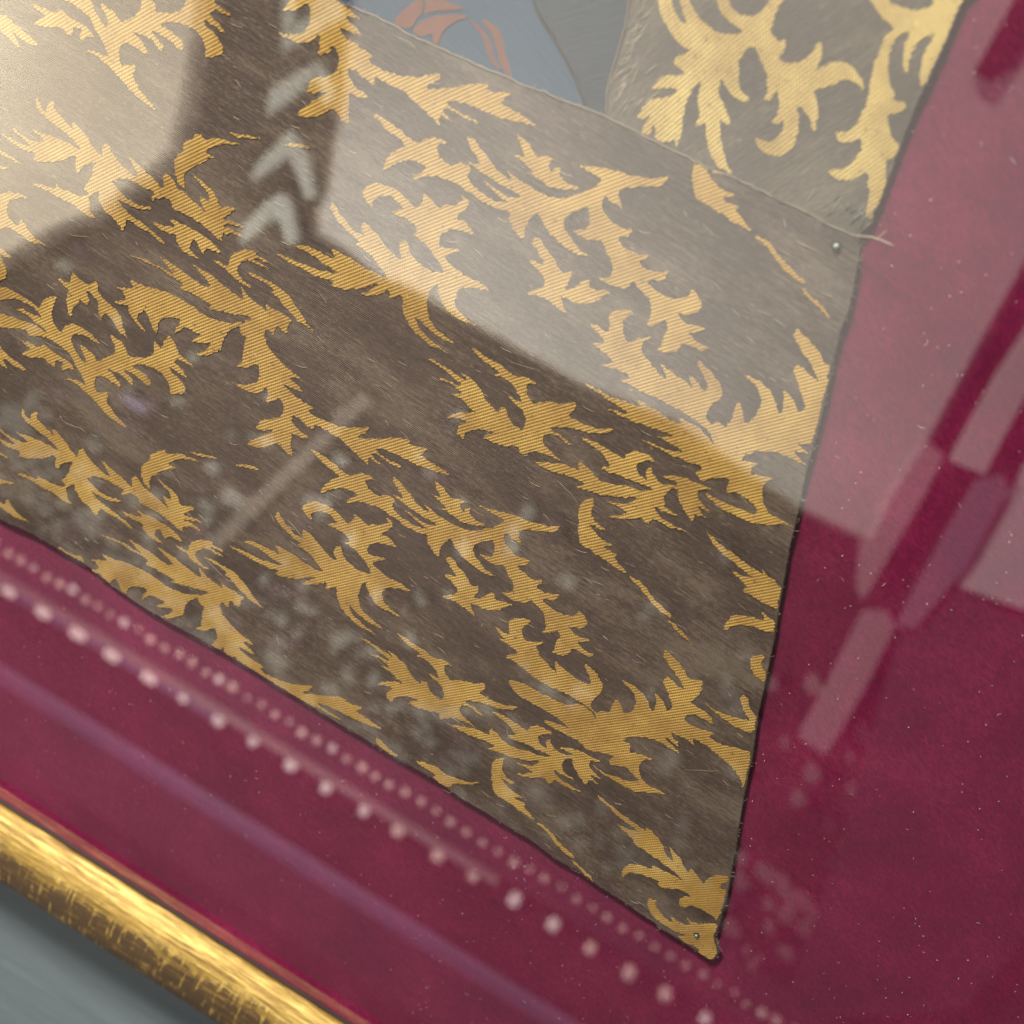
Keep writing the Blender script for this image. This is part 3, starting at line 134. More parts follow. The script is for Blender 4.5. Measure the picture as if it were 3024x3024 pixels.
CORNER_MOTIFS=[[-340,1937,-314,1907,-294,1883,-264,1865,-231,1845,-193,1835,-172,1832,-150,1842,-166,1821,-189,1798,-198,1773,-171,1771,-137,1766,-160,1750,-187,1741,-214,1717,-225,1672,-198,1686,-170,1703,-141,1714,-143,1696,-162,1672,-198,1656,-216,1629,-224,1604,-225,1570,-203,1580,-184,1598,-195,1565,-188,1539,-160,1537,-161,1559,-167,1582,-150,1564,-139,1543,-111,1538,-87,1553,-78,1568,-54,1546,-59,1570,-67,1607,-81,1641,-95,1674,-98,1709,-96,1742,-84,1771,-77,1744,-61,1708,-39,1675,-33,1656,-32,1625,-16,1653,-4,1655,13,1627,41,1595,73,1566,100,1553,124,1553,158,1551,117,1580,92,1605,67,1634,46,1664,29,1689,60,1682,76,1686,54,1708,19,1735,-14,1758,-20,1784,-22,1804,-1,1785,27,1770,56,1766,85,1771,90,1789,64,1787,39,1804,22,1831,5,1865,2,1891,8,1914,20,1926,32,1925,54,1907,84,1887,111,1861,130,1828,134,1795,149,1816,156,1844,173,1827,191,1797,195,1770,186,1752,211,1756,221,1779,232,1759,232,1727,222,1697,192,1688,163,1690,187,1669,217,1658,259,1667,283,1686,288,1717,286,1753,279,1774,258,1800,239,1830,260,1829,291,1815,321,1787,329,1792,316,1820,304,1849,279,1876,258,1894,291,1912,311,1935,322,1954,342,1963,370,1966,400,1954,403,1961,381,1978,351,1998,318,2003,281,1996,261,1980,245,1956,237,1939,234,1968,233,1995,216,2017,202,2026,199,2003,195,1971,181,1951,148,1929,129,1923,111,1926,115,1945,114,1968,105,1986,86,1969,62,1979,44,1997,39,2025,39,2051,40,2081,34,2097,4,2085,1,2044,-6,2018,-26,2000,-51,1990,-82,1992,-106,2001,-127,2028,-166,2011,-134,1982,-110,1966,-79,1960,-52,1952,-25,1950,-46,1934,-74,1923,-106,1918,-146,1920,-178,1930,-210,1946,-247,1977,-268,1967,-248,1936,-227,1919,-203,1895,-221,1894,-253,1910,-279,1929,-298,1954],
[258,2194,296,2179,320,2164,353,2152,388,2147,379,2129,378,2096,384,2062,389,2031,403,1994,417,1957,429,1925,436,1883,431,1849,422,1828,388,1815,398,1798,427,1794,448,1810,468,1832,483,1821,488,1788,483,1753,471,1729,427,1700,444,1690,472,1689,503,1702,526,1727,544,1750,565,1720,583,1697,599,1661,613,1631,621,1626,631,1637,628,1657,624,1693,616,1731,606,1757,577,1803,571,1813,596,1815,584,1869,568,1865,547,1880,522,1903,501,1927,522,1937,537,1948,541,1974,516,1976,505,1970,486,1989,450,2016,429,2043,415,2076,410,2107,413,2137,435,2160,439,2130,447,2097,464,2072,489,2050,491,2058,475,2090,472,2124,478,2153,495,2177,504,2184,508,2157,504,2129,513,2094,530,2062,551,2035,554,2057,549,2119,538,2194,523,2289,520,2307,440,2272,454,2244,445,2231,412,2212,374,2203,338,2203,315,2218]]
STROKES=[[-1169,1480,-1156,1520,-1124,1568,-1103,1596,-1085,1584,-1077,1552,-1090,1529,-1095,1498,-1118,1482,-1145,1477],
[-1084,1604,-1009,1623,-949,1629,-942,1625,-975,1609,-1018,1590,-1049,1569,-1072,1553,-1075,1575],
[-1093,1486,-1076,1521,-1038,1557,-993,1584,-936,1610,-912,1611,-948,1587,-973,1552,-987,1516,-986,1483,-1010,1482,-1013,1510,-1037,1497,-1048,1483,-1071,1482],
[-907,1607,-882,1604,-841,1591,-803,1569,-781,1535,-738,1509,-753,1504,-787,1517,-812,1545,-843,1575,-880,1593],
[-869,1624,-836,1628,-798,1621,-763,1592,-738,1554,-684,1501,-720,1506,-755,1532,-782,1568,-814,1598,-849,1611]]
OUTLINES=[[-1352,1464,-1316,1465,-1230,1470,-1143,1472,-1055,1471,-970,1477,-880,1481,-802,1486,-719,1494,-636,1497,-556,1509,-474,1512,-396,1523,-326,1529,-243,1530,-240,1533,-173,1531,-97,1533,-7,1535,81,1536,160,1548,252,1548,345,1553,306,1550,377,1554,436,1555,503,1553,568,1554,631,1564],
[635,1553,662,1502,683,1447,720,1355,738,1262,767,1180,799,1094,840,970,876,862,907,752,958,621,1010,466,1058,347,1108,221,1157,104,1200,-11,1292,-264,1369,-442,1407,-550,1453,-668,1512,-817,1532,-856,1599,-1029,1652,-1163,1705,-1322,1723,-1388,1729,-1416,1756,-1447,1791,-1478,1794,-1542],
[1769,-1555,1729,-1550,1665,-1544,1599,-1542,1528,-1543,1465,-1530,1380,-1529,1305,-1520,1232,-1516,1137,-1517,1035,-1503,933,-1515,788,-1491,655,-1495,517,-1491,401,-1493,257,-1479,102,-1485,-65,-1488,-195,-1487,-295,-1490,-930,-1483,-1125,-1488,-1298,-1501,-1456,-1502,-1628,-1489,-1806,-1456,-1963,-1467,-2124,-1468,-2314,-1497,-2532,-1499],
[520,2325,525,2297,538,2215,557,2088,565,1991,590,1865,608,1778,629,1685,627,1688,635,1629,628,1578,630,1565],
[-420,1902,-415,1884,-387,1787,-378,1714,-365,1640,-345,1576,-324,1527],
[-736,1773,-714,1755,-675,1725,-600,1683,-538,1644,-471,1597,-396,1523]]
CEILING={'P1':[-1766,-130,-1696,-404,-1684,-523,-1676,-669,-1674,-783,-1714,-855,-1855,-1069,-2006,-1209,-2137,-1361,-2565,-1800,-2980,-620],
'P2':[-1368,189,-1234,-229,-1188,-422,-1168,-551,-1149,-654,-1155,-738,-1133,-788,-1045,-788,-927,-810,-806,-796,-687,-801,-510,-799,-255,-803,26,-763,327,-799,444,-812,658,-796,632,-648,623,-486,587,-207,564,6,512,516,280,826],
'strip2':[697,-498,787,-489,740,-201,696,39,655,-28,668,-271],
'mid':[639,-827,655,-792,632,-654,622,-486,677,-498,698,-618,733,-961,694,-933],
'purple':[784,-514,835,-471,862,-495,898,-723,893,-952,851,-981,812,-729],
'patch':[864,-420,895,-603,901,-752,923,-801,1092,-791,1264,-763,943,-317],
'lowbar':[754,-994,811,-962,847,-984,888,-1202,911,-1381,919,-1461,824,-1454,798,-1252],
'haze':[868,-985,820,-814,1424,-701,1668,-1027,1742,-1732,1767,-2048,1372,-2517,1174,-1842],
'topbar':[228,302,272,298,279,458,262,587,199,596,220,454],
'chev_b':[-1404,-383,-1421,-342,-1367,-276,-1306,-208,-1282,-188,-1267,-227,-1290,-252,-1342,-312],
'chev_c':[-1396,-560,-1408,-489,-1359,-427,-1297,-359,-1290,-395,-1340,-483],
'chev_d':[-1387,-753,-1386,-698,-1314,-558,-1244,-603,-1179,-700,-1209,-720,-1267,-657,-1301,-630,-1347,-706],
'chev_e':[-1364,-940,-1374,-887,-1322,-782,-1288,-737,-1247,-750,-1189,-844,-1224,-868,-1260,-818,-1295,-824,-1325,-885],
'chev_f':[-1297,-359,-1259,-376,-1220,-428,-1239,-456,-1272,-412,-1295,-397],
'chev_g':[-1333,-183,-1299,-141,-1281,-174,-1307,-208,-1340,-241,-1369,-253],
'chev_a':[-1455,-235,-1416,-218,-1393,-297,-1418,-341],
'glint1':[-1632,-1638,-1588,-1622,-1514,-1626,-1535,-1659,-1611,-1651],
'glint2':[-1653,-1723,-1565,-1711,-1506,-1720,-1532,-1752,-1608,-1745],
'beam':[-1230,-2112,-1178,-2132,-805,-1187,-847,-1174]}
LINES={'row1':[-1972,-2502,1293,-2547],
'row2':[-1851,-2694,1062,-2739],
'stripe':[-1870,-3120,725,-3114],
'band':[-1832,-3322,627,-3300]}
ROSETTES=[(-1858,-2219,54),(-1726,-2263,79),(-1554,-2348,57),(-1446,-2237,52),(-1287,-2379,46),(-1017,-2237,52),(-1131,-2400,61),(-841,-2241,72),(-177,-2248,43),(-258,-2372,36),(-366,-2285,62),(246,-2236,43),(-47,-2291,53),(186,-2391,45),(205,-1804,28),(-559,-1110,31),(-2015,-2046,94),(-1189,-1961,56),(-1134,-1778,68),(-864,-1653,58),(214,-1719,46),(333,-1081,28),(257,-1348,42),(551,-1328,41),(549,-1855,41),(-573,-2039,40),(-803,-1941,40),(1045,-1516,40),(1150,-1357,28),(1185,-2088,67),(1513,-2274,44),(1284,-1749,41),(619,-2239,41),(-89,-2020,38),(-429,-1783,45)]
PINS=[(57.8, 150.6), (165.9, -145.6)]
THREAD=[(61.1, 156.3), (63.3, 157.1), (66.3, 158.5), (69.4, 159.1), (71.9, 159.4), (73.6, 159.7)]


def pairs(flat, k=1e-4):
    return [(flat[i] * k, flat[i + 1] * k) for i in range(0, len(flat), 2)]

# ------------------------------------------------------------------ materials
class NT:
    def __init__(self, name):
        self.m = bpy.data.materials.new(name); self.m.use_nodes = True
        self.t = self.m.node_tree; self.n = self.t.nodes
        self.b = self.n['Principled BSDF']; self.out = self.n['Material Output']
        self.tc = self.n.new('ShaderNodeTexCoord')
    def add(self, kind, **kw):
        nd = self.n.new(kind)
        for k, v in kw.items():
            if hasattr(nd, k): setattr(nd, k, v)
            else: nd.inputs[k.replace('_', ' ')].default_value = v
        return nd
    def link(self, a, b): self.t.links.new(a, b)
    def coords(self, scale=(1, 1, 1), rot=0.0):
        mp = self.n.new('ShaderNodeMapping'); mp.vector_type = 'POINT'
        # rotate first, then scale, so the stretch follows the rotated axes
        r = self.n.new('ShaderNodeVectorRotate'); r.rotation_type = 'Z_AXIS'; r.inputs['Angle'].default_value = rot
        self.link(self.tc.outputs['Object'], r.inputs['Vector'])
        mp.inputs['Scale'].default_value = scale
        self.link(r.outputs[0], mp.inputs['Vector'])
        return mp.outputs[0]
    def noise(self, vec, scale=1.0, detail=4.0, rough=0.55):
        nd = self.add('ShaderNodeTexNoise'); nd.inputs['Scale'].default_value = scale
        nd.inputs['Detail'].default_value = detail; nd.inputs['Roughness'].default_value = rough
        self.link(vec, nd.inputs['Vector']); return nd.outputs['Fac']
    def ramp(self, fac, stops):
        r = self.n.new('ShaderNodeValToRGB'); e = r.color_ramp.elements
        while len(e) < len(stops): e.new(0.5)
        for el, (p, c) in zip(e, stops):
            el.position = p; el.color = (*c, 1) if len(c) == 3 else c
        self.link(fac, r.inputs[0]); return r.outputs[0]
    def math(self, op, a, b=None, c=None):
        nd = self.n.new('ShaderNodeMath'); nd.operation = op
        for i, v in enumerate((a, b, c)):
            if v is None: continue
            if isinstance(v, (int, float)): nd.inputs[i].default_value = v
            else: self.link(v, nd.inputs[i])
        return nd.outputs[0]
    def mix(self, fac, a, b, blend='MIX'):
        nd = self.n.new('ShaderNodeMix'); nd.data_type = 'RGBA'; nd.blend_type = blend
        for i, v in ((0, fac), (6, a), (7, b)):
            if isinstance(v, (int, float)): nd.inputs[i].default_value = v
            elif isinstance(v, tuple): nd.inputs[i].default_value = (*v, 1)
            else: self.link(v, nd.inputs[i])
        return nd.outputs[2]
    def bump(self, h, strength, dist, prev=None):
        nd = self.n.new('ShaderNodeBump'); nd.inputs['Strength'].default_value = strength
        nd.inputs['Distance'].default_value = dist
        self.link(h, nd.inputs['Height'])
        if prev is not None: self.link(prev, nd.inputs['Normal'])
        return nd.outputs[0]
    def done(self, color=None, rough=0.7, normal=None, metallic=0.0, spec=0.3):
        if color is not None:
            if isinstance(color, tuple): self.b.inputs['Base Color'].default_value = (*color, 1)
            else: self.link(color, self.b.inputs['Base Color'])
        if isinstance(rough, (int, float)): self.b.inputs['Roughness'].default_value = rough
        else: self.link(rough, self.b.inputs['Roughness'])
        self.b.inputs['Metallic'].default_value = metallic
        self.b.inputs['Specular IOR Level'].default_value = spec
        if normal is not None: self.link(normal, self.b.inputs['Normal'])
        return self.m

def mat_silk(name, rot, dark, mid, pale, grey):
    n = NT(name)
    streak = n.noise(n.coords((95, 900, 1), rot), 1.0, 6, 0.68)
    patch = n.noise(n.coords((14, 40, 1), rot), 1.0, 6, 0.68)
    grain = n.noise(n.coords((350, 900, 1), rot), 1.0, 4, 0.7)
    fleck = n.noise(n.coords((260, 1500, 1), rot), 1.0, 3, 0.6)
    weft = n.add('ShaderNodeTexWave', wave_type='BANDS', bands_direction='Y', wave_profile='SIN')
    n.link(n.coords((1, 1, 1), rot), weft.inputs['Vector']); weft.inputs['Scale'].default_value = 420
    weft.inputs['Distortion'].default_value = 1.5; weft.inputs['Detail'].default_value = 2; weft.inputs['Detail Scale'].default_value = 0.4
    col = n.ramp(n.math('MULTIPLY_ADD', streak, 0.26, n.math('MULTIPLY_ADD', grain, 0.30, n.math('MULTIPLY', patch, 0.44))),
                 [(0.39, dark), (0.50, mid), (0.61, pale)])
    col = n.mix(n.ramp(patch, [(0.50, (0, 0, 0)), (0.75, (0.55,) * 3)]), col, grey)
    col = n.mix(n.ramp(fleck, [(0.66, (0, 0, 0)), (0.76, (0.75,) * 3)]), col, tuple(min(1, c * 2.2) for c in pale))
    h = n.math('MULTIPLY_ADD', weft.outputs['Fac'], 0.4, n.math('MULTIPLY_ADD', streak, 1.2, patch))
    return n.done(col, 0.62, n.bump(h, 0.5, 0.0006), spec=0.25)

def mat_gold_thread(name, rot, base, deep):
    n = NT(name)
    rib = n.add('ShaderNodeTexWave', wave_type='BANDS', bands_direction='Y', wave_profile='SIN')
    n.link(n.coords((1, 1, 1), -rot), rib.inputs['Vector']); rib.inputs['Scale'].default_value = 2 * math.pi / 20 / 0.00128
    rib.inputs['Distortion'].default_value = 0.6; rib.inputs['Detail'].default_value = 1; rib.inputs['Detail Scale'].default_value = 0.15
    knot = n.add('ShaderNodeTexWave', wave_type='BANDS', bands_direction='X', wave_profile='SIN')
    n.link(n.coords((1, 1, 1), -rot + 0.5), knot.inputs['Vector']); knot.inputs['Scale'].default_value = 2 * math.pi / 20 / 0.0009
    knot.inputs['Distortion'].default_value = 0.8
    wear = n.noise(n.coords((34, 34, 1)), 1.0, 6, 0.7)
    fine = n.noise(n.coords((700, 1800, 1), -rot), 1.0, 2, 0.5)
    f = n.math('MULTIPLY_ADD', knot.outputs['Fac'], 0.30, n.math('MULTIPLY_ADD', fine, 0.25, n.math('MULTIPLY', rib.outputs['Fac'], 0.50)))
    gold = n.mix(n.ramp(wear, [(0.38, (0, 0, 0)), (0.62, (1, 1, 1))]), tuple(c * 1.14 for c in base), (base[0] * 0.70, base[1] * 0.62, base[2] * 0.55))
    col = n.mix(n.ramp(f, [(0.20, (0, 0, 0)), (0.62, (1, 1, 1))]), deep, gold)
    lost = n.noise(n.coords((420, 420, 1), -rot), 1.0, 4, 0.7)
    col = n.mix(n.ramp(lost, [(0.60, (0, 0, 0)), (0.69, (0.8,) * 3)]), col, (0.06, 0.038, 0.022))
    glint = n.noise(n.coords((900, 900, 1)), 1.0, 1, 0.5)  # sparse thread highlights painted into the gold colour
    col = n.mix(n.ramp(glint, [(0.70, (0, 0, 0)), (0.78, (0.6,) * 3)]), col, tuple(min(1, c * 1.7) for c in base))
    return n.done(col, 0.45, n.bump(f, 0.7, 0.0004), metallic=0.10, spec=0.4)

def mat_velvet():
    n = NT('crimson_velvet')
    a = n.noise(n.coords((18, 18, 18)), 1.0, 6, 0.65)
    b = n.noise(n.coords((420, 900, 420), 0.5), 1.0, 4, 0.7)
    col = n.ramp(n.math('MULTIPLY_ADD', a, 0.5, n.math('MULTIPLY', b, 0.5)),
                 [(0.36, (0.068, 0.0024, 0.0175)), (0.51, (0.108, 0.0042, 0.028)), (0.66, (0.168, 0.011, 0.044))])
    n.b.inputs['Sheen Weight'].default_value = 0.18
    n.b.inputs['Sheen Roughness'].default_value = 0.5
    n.b.inputs['Sheen Tint'].default_value = (0.9, 0.35, 0.5, 1)
    return n.done(col, 0.95, n.bump(b, 0.9, 0.0009), spec=0.05)

def mat_gilt():
    n = NT('rubbed_gilding')
    grain = n.noise(n.coords((34, 520, 520)), 1.0, 6, 0.75)
    rub = n.noise(n.coords((60, 170, 170)), 1.0, 6, 0.75)
    cross = n.noise(n.coords((420, 60, 60)), 1.0, 4, 0.6)
    side = n.add('ShaderNodeSeparateXYZ'); n.link(n.tc.outputs['Object'], side.inputs[0])
    s = n.math('MULTIPLY_ADD', side.outputs['Y'], -11.0, -3.78)      # outer half is worn more
    s = n.math('MINIMUM', n.math('MAXIMUM', s, -0.16), 0.07)
    w = n.math('ADD', n.math('MULTIPLY_ADD', grain, 0.55, n.math('MULTIPLY', rub, 0.45)), s)
    w = n.math('ADD', w, n.math('MULTIPLY', n.ramp(cross, [(0.54, (0, 0, 0)), (0.66, (1, 1, 1))]), -0.16))
    worn = n.ramp(w, [(0.45, (0, 0, 0)), (0.54, (1, 1, 1))])
    gold = n.ramp(grain, [(0.36, (0.11, 0.060, 0.014)), (0.50, (0.31, 0.195, 0.042)), (0.64, (0.58, 0.42, 0.125))])
    col = n.mix(worn, gold, (0.060, 0.034, 0.014))
    n.link(n.math('MULTIPLY_ADD', worn, -0.25, 0.32), n.b.inputs['Metallic'])
    m_ = n.done(col, n.math('MULTIPLY_ADD', grain, 0.25, 0.42), n.bump(n.math('ADD', grain, rub), 0.55, 0.0012), spec=0.4)
    return m_

def mat_plain(name, col, rough=0.8, vary=0.2, scale=8, bump=0.0, spec=0.3, dist=0.002):
    n = NT(name)
    f = n.noise(n.coords((scale, scale, scale)), 1.0, 5, 0.6)
    c = n.mix(f, tuple(x * (1 - vary) for x in col), tuple(min(1, x * (1 + vary)) for x in col))
    return n.done(c, rough, n.bump(f, bump, dist) if bump else None, spec=spec)

def mat_paint_wall():
    n = NT('blue_grey_paint')
    f = n.noise(n.coords((10, 70, 10)), 1.0, 5, 0.6)
    g = n.noise(n.coords((150, 150, 150)), 1.0, 3, 0.5)
    c = n.mix(f, (0.100, 0.127, 0.140), (0.150, 0.180, 0.192))
    return n.done(c, 0.55, n.bump(n.math('MULTIPLY_ADD', g, 0.3, f), 0.4, 0.002), spec=0.4)

def mat_blue(name, a, b, rot):
    n = NT(name)
    s = n.noise(n.coords((60, 700, 1), rot), 1.0, 4, 0.6)
    p = n.noise(n.coords((14, 14, 1)), 1.0, 4, 0.6)
    c = n.mix(n.math('MULTIPLY_ADD', s, 0.5, n.math('MULTIPLY', p, 0.5)), a, b)
    return n.done(c, 0.65, n.bump(s, 0.5, 0.0006), spec=0.25)

def mat_glass():
    n = NT('picture_glass')
    n.n.remove(n.b)
    geo = n.add('ShaderNodeNewGeometry')
    dot = n.add('ShaderNodeVectorMath', operation='DOT_PRODUCT')
    n.link(geo.outputs['Incoming'], dot.inputs[0]); n.link(geo.outputs['Normal'], dot.inputs[1])
    k = n.math('SUBTRACT', 1.0, n.math('ABSOLUTE', dot.outputs['Value']))
    F = n.math('MULTIPLY_ADD', n.math('POWER', k, 5.0), 0.86, 0.14)
    tr = n.add('ShaderNodeBsdfTransparent'); gl = n.add('ShaderNodeBsdfGlossy')
    gl.inputs['Roughness'].default_value = 0.0
    mx = n.add('ShaderNodeMixShader')
    n.link(F, mx.inputs[0]); n.link(tr.outputs[0], mx.inputs[1]); n.link(gl.outputs[0], mx.inputs[2])
    n.link(mx.outputs[0], n.out.inputs['Surface'])
    return n.m

RIB = math.radians(46)
MAT = dict(
    silk=mat_silk('brown_silk', math.radians(4), (0.029, 0.0185, 0.013), (0.060, 0.041, 0.029), (0.140, 0.104, 0.070), (0.088, 0.078, 0.062)),
    silk2=mat_silk('brown_silk_upright', math.radians(-62), (0.046, 0.036, 0.026), (0.068, 0.054, 0.039), (0.135, 0.112, 0.074), (0.082, 0.074, 0.057)),
    gold=mat_gold_thread('gold_thread', RIB, (0.430, 0.276, 0.064), (0.200, 0.116, 0.030)),
    gold2=mat_gold_thread('gold_thread_upright', math.radians(64), (0.49, 0.365, 0.115), (0.17, 0.112, 0.034)),
    velvet=mat_velvet(), gilt=mat_gilt(), wall=mat_paint_wall(), glass=mat_glass(),
    blue=mat_blue('blue_painted_silk', (0.010, 0.024, 0.046), (0.030, 0.060, 0.100), math.radians(20)),
    slate=mat_blue('slate_silk', (0.006, 0.011, 0.019), (0.024, 0.034, 0.048), math.radians(-38)),
    terracotta=mat_plain('terracotta_paint', (0.115, 0.036, 0.020), 0.7, 0.3, 120, 0.4, dist=0.0005),
    seam=mat_plain('seam_edge', (0.115, 0.092, 0.062), 0.8, 0.5, 300, 0.3, dist=0.0004),
    darkseam=mat_plain('dark_seam', (0.012, 0.015, 0.018), 0.8, 0.4, 300),
    fibre=mat_plain('pale_fibre', (0.30, 0.25, 0.17), 0.7, 0.4, 60),
    lint=mat_plain('lint', (0.62, 0.48, 0.47), 0.8, 0.3, 60),
    ink=mat_plain('frayed_dark', (0.022, 0.026, 0.026), 0.8, 0.4, 200),
    pin=mat_plain('tarnished_pin', (0.26, 0.30, 0.22), 0.35, 0.3, 400, spec=0.6),
    halo=mat_plain('verdigris', (0.012, 0.020, 0.018), 0.7, 0.4, 300),
    lip=mat_plain('dark_lip', (0.025, 0.012, 0.010), 0.6, 0.3, 60),
    plaster=mat_plain('cream_plaster', (0.70, 0.68, 0.625), 0.9, 0.16, 1.8),
    plaster_warm=mat_plain('warm_plaster', (0.84, 0.76, 0.62), 0.9, 0.10, 1.2),
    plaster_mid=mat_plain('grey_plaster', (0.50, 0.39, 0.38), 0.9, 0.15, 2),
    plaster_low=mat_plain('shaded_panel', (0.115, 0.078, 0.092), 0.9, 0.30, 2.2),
    violet=mat_plain('violet_paint', (0.30, 0.24, 0.38), 0.8, 0.15, 3),
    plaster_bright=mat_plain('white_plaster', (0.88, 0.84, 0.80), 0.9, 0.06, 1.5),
    mauve=mat_plain('mauve_paint', (0.34, 0.26, 0.33), 0.8, 0.2, 3),
    sage=mat_plain('pale_sage_paint', (0.56, 0.58, 0.52), 0.9, 0.3, 9),
    stucco=mat_plain('stucco', (0.29, 0.285, 0.255), 0.9, 0.35, 9),
    bead=mat_plain('bead_gilding', (0.82, 0.66, 0.58), 0.6, 0.2, 4),
    fade1=mat_plain('fade_tone_a', (0.50, 0.44, 0.36), 0.9, 0.1, 2),  # dimmed plaster tone for the painted edge fade
    fade2=mat_plain('fade_tone_b', (0.20, 0.17, 0.145), 0.9, 0.15, 2),  # darkest tone of the edge fade, also on the faint batten
    wood=mat_plain('dark_wood', (0.058, 0.043, 0.037), 0.85, 0.7, 2.2),
)

# ------------------------------------------------------------------ building helpers
def link(name, mesh, mat=None, parent=None):
    o = bpy.data.objects.new(name, mesh); C.objects.link(o)
    if mat is not None and not mesh.materials: mesh.materials.append(MAT[mat])
    if parent is not None: o.parent = parent
    return o

def tag(o, label=None, cat=None, group=None, kind=None):
    for k, v in (('label', label), ('category', cat), ('group', group), ('kind', kind)):
        if v: o[k] = v
    return o

def empty(name, loc, label, cat, group=None):
    o = bpy.data.objects.new(name, None); C.objects.link(o); o.location = loc
    o.empty_display_size = 0.02
    return tag(o, label, cat, group)

def unroot(o):        # keep world coordinates in the mesh while the root sits at its base
    o.matrix_parent_inverse = Matrix.Translation(-o.parent.location)
    return o

def smooth_closed(P, it=1):
    for _ in range(it):
        Q = []
        for i in range(len(P)):
            a, b = P[i], P[(i + 1) % len(P)]
            Q.append((a[0] * .78 + b[0] * .22, a[1] * .78 + b[1] * .22))
            Q.append((a[0] * .22 + b[0] * .78, a[1] * .22 + b[1] * .78))
        P = Q
    return P

def ragged(P, stepl, amp, rnd, closed=True):
    Q = []
    n = len(P) if closed else len(P) - 1
    for i in range(n):
        a, b = P[i], P[(i + 1) % len(P)]
        L = math.hypot(b[0] - a[0], b[1] - a[1])
        k = max(1, int(L / stepl))
        for j in range(k):
            t = j / k
            Q.append((a[0] + (b[0] - a[0]) * t + rnd.uniform(-amp, amp), a[1] + (b[1] - a[1]) * t + rnd.uniform(-amp, amp)))
    if not closed: Q.append(P[-1])
    return Q

def slab(P, z0, z1, inset=0.0, zfun=None):
    """A flat piece of outline P with its top at z1 and its sides down to z0."""
    vs, es, fs, *_ = delaunay_2d_cdt([Vector(p) for p in P], [], [list(range(len(P)))], 1, 1e-7)
    top = [(v.x, v.y, z1 + (zfun(v.x, v.y) if zfun else 0)) for v in vs]
    faces = []
    edge = {}
    for f in fs:
        f = list(f)
        ar = sum(vs[f[i]].x * vs[f[(i + 1) % len(f)]].y - vs[f[(i + 1) % len(f)]].x * vs[f[i]].y for i in range(len(f)))
        if abs(ar) < 1e-14: continue
        if ar < 0: f.reverse()
        faces.append(f)
        for i in range(len(f)):
            e = (f[i], f[(i + 1) % len(f)])
            edge[e] = edge.get(e, 0) + 1
    nv = len(top); low = {}
    for (a, b) in list(edge):
        if (b, a) in edge: continue
        for v in (a, b):
            if v not in low:
                low[v] = len(top); top.append((top[v][0], top[v][1], z0))
        faces.append([b, a, low[a], low[b]])
    me = bpy.data.meshes.new('slab'); me.from_pydata(top, [], faces); me.update()
    return me

def flat_down(P, z, th):
    """A ceiling panel: outline P, its visible face looking down at height z."""
    me = slab([(x, -y) for x, y in P], 0, th)
    for v in me.vertices: v.co = (v.co.x, -v.co.y, z - v.co.z + th * 0)
    me.update(); return me

def tubes(paths, name, mat, sides=3):
    V, F = [], []
    for P, r in paths:
        n = len(P); base = len(V)
        for i, p in enumerate(P):
            a = Vector(P[max(0, i - 1)]); b = Vector(P[min(n - 1, i + 1)])
            t = (b - a).normalized() if (b - a).length > 1e-9 else Vector((1, 0, 0))
            u = t.cross(Vector((0, 0, 1)));  u = u.normalized() if u.length > 1e-6 else Vector((1, 0, 0))
            w = u.cross(t)
            rr = r * (0.35 if i in (0, n - 1) else 1.0)
            for k in range(sides):
                an = 2 * math.pi * k / sides + 0.5
                V.append(Vector(p) + u * math.cos(an) * rr + w * math.sin(an) * rr)
        for i in range(n - 1):
            for k in range(sides):
                k2 = (k + 1) % sides
                F.append((base + i * sides + k, base + i * sides + k2, base + (i + 1) * sides + k2, base + (i + 1) * sides + k))
    me = bpy.data.meshes.new(name); me.from_pydata([tuple(v) for v in V], [], F); me.update()
    for p in me.polygons: p.use_smooth = True
    return me

def prism_x(profile, x0, x1, name, nseg=1):
    V, F = [], []; n = len(profile)
    for s in range(nseg + 1):
        x = x0 + (x1 - x0) * s / nseg
        V += [(x, y, z) for y, z in profile]
    for s in range(nseg):
        for i in range(n):
            j = (i + 1) % n
            F.append((s * n + i, s * n + j, (s + 1) * n + j, (s + 1) * n + i))
    F.append(tuple(range(n))[::-1]); F.append(tuple(nseg * n + i for i in range(n)))
    me = bpy.data.meshes.new(name); me.from_pydata(V, [], F); me.update()
    bm = bmesh.new(); bm.from_mesh(me); bmesh.ops.recalc_face_normals(bm, faces=bm.faces); bm.to_mesh(me); bm.free()
    return me

# ------------------------------------------------------------------ setting: the painted surface under the frame
wm = slab([(-1.6, -1.6), (1.6, -1.6), (1.6, 1.2), (-1.6, 1.2)], -0.10, -0.055)
tag(link('wall_panel', wm, 'wall'), kind='structure', label='blue grey painted surface the frame is fixed to')

# ------------------------------------------------------------------ velvet backing board
vb = empty('backing_board', (0.1, -0.32, -0.002), 'crimson velvet backing board that the banner is pinned to', 'board')
unroot(link('velvet', slab([(-0.9, -0.334), (0.9, -0.334), (0.9, 0.9), (-0.9, 0.9)], -0.0535, -0.0036), 'velvet', vb))

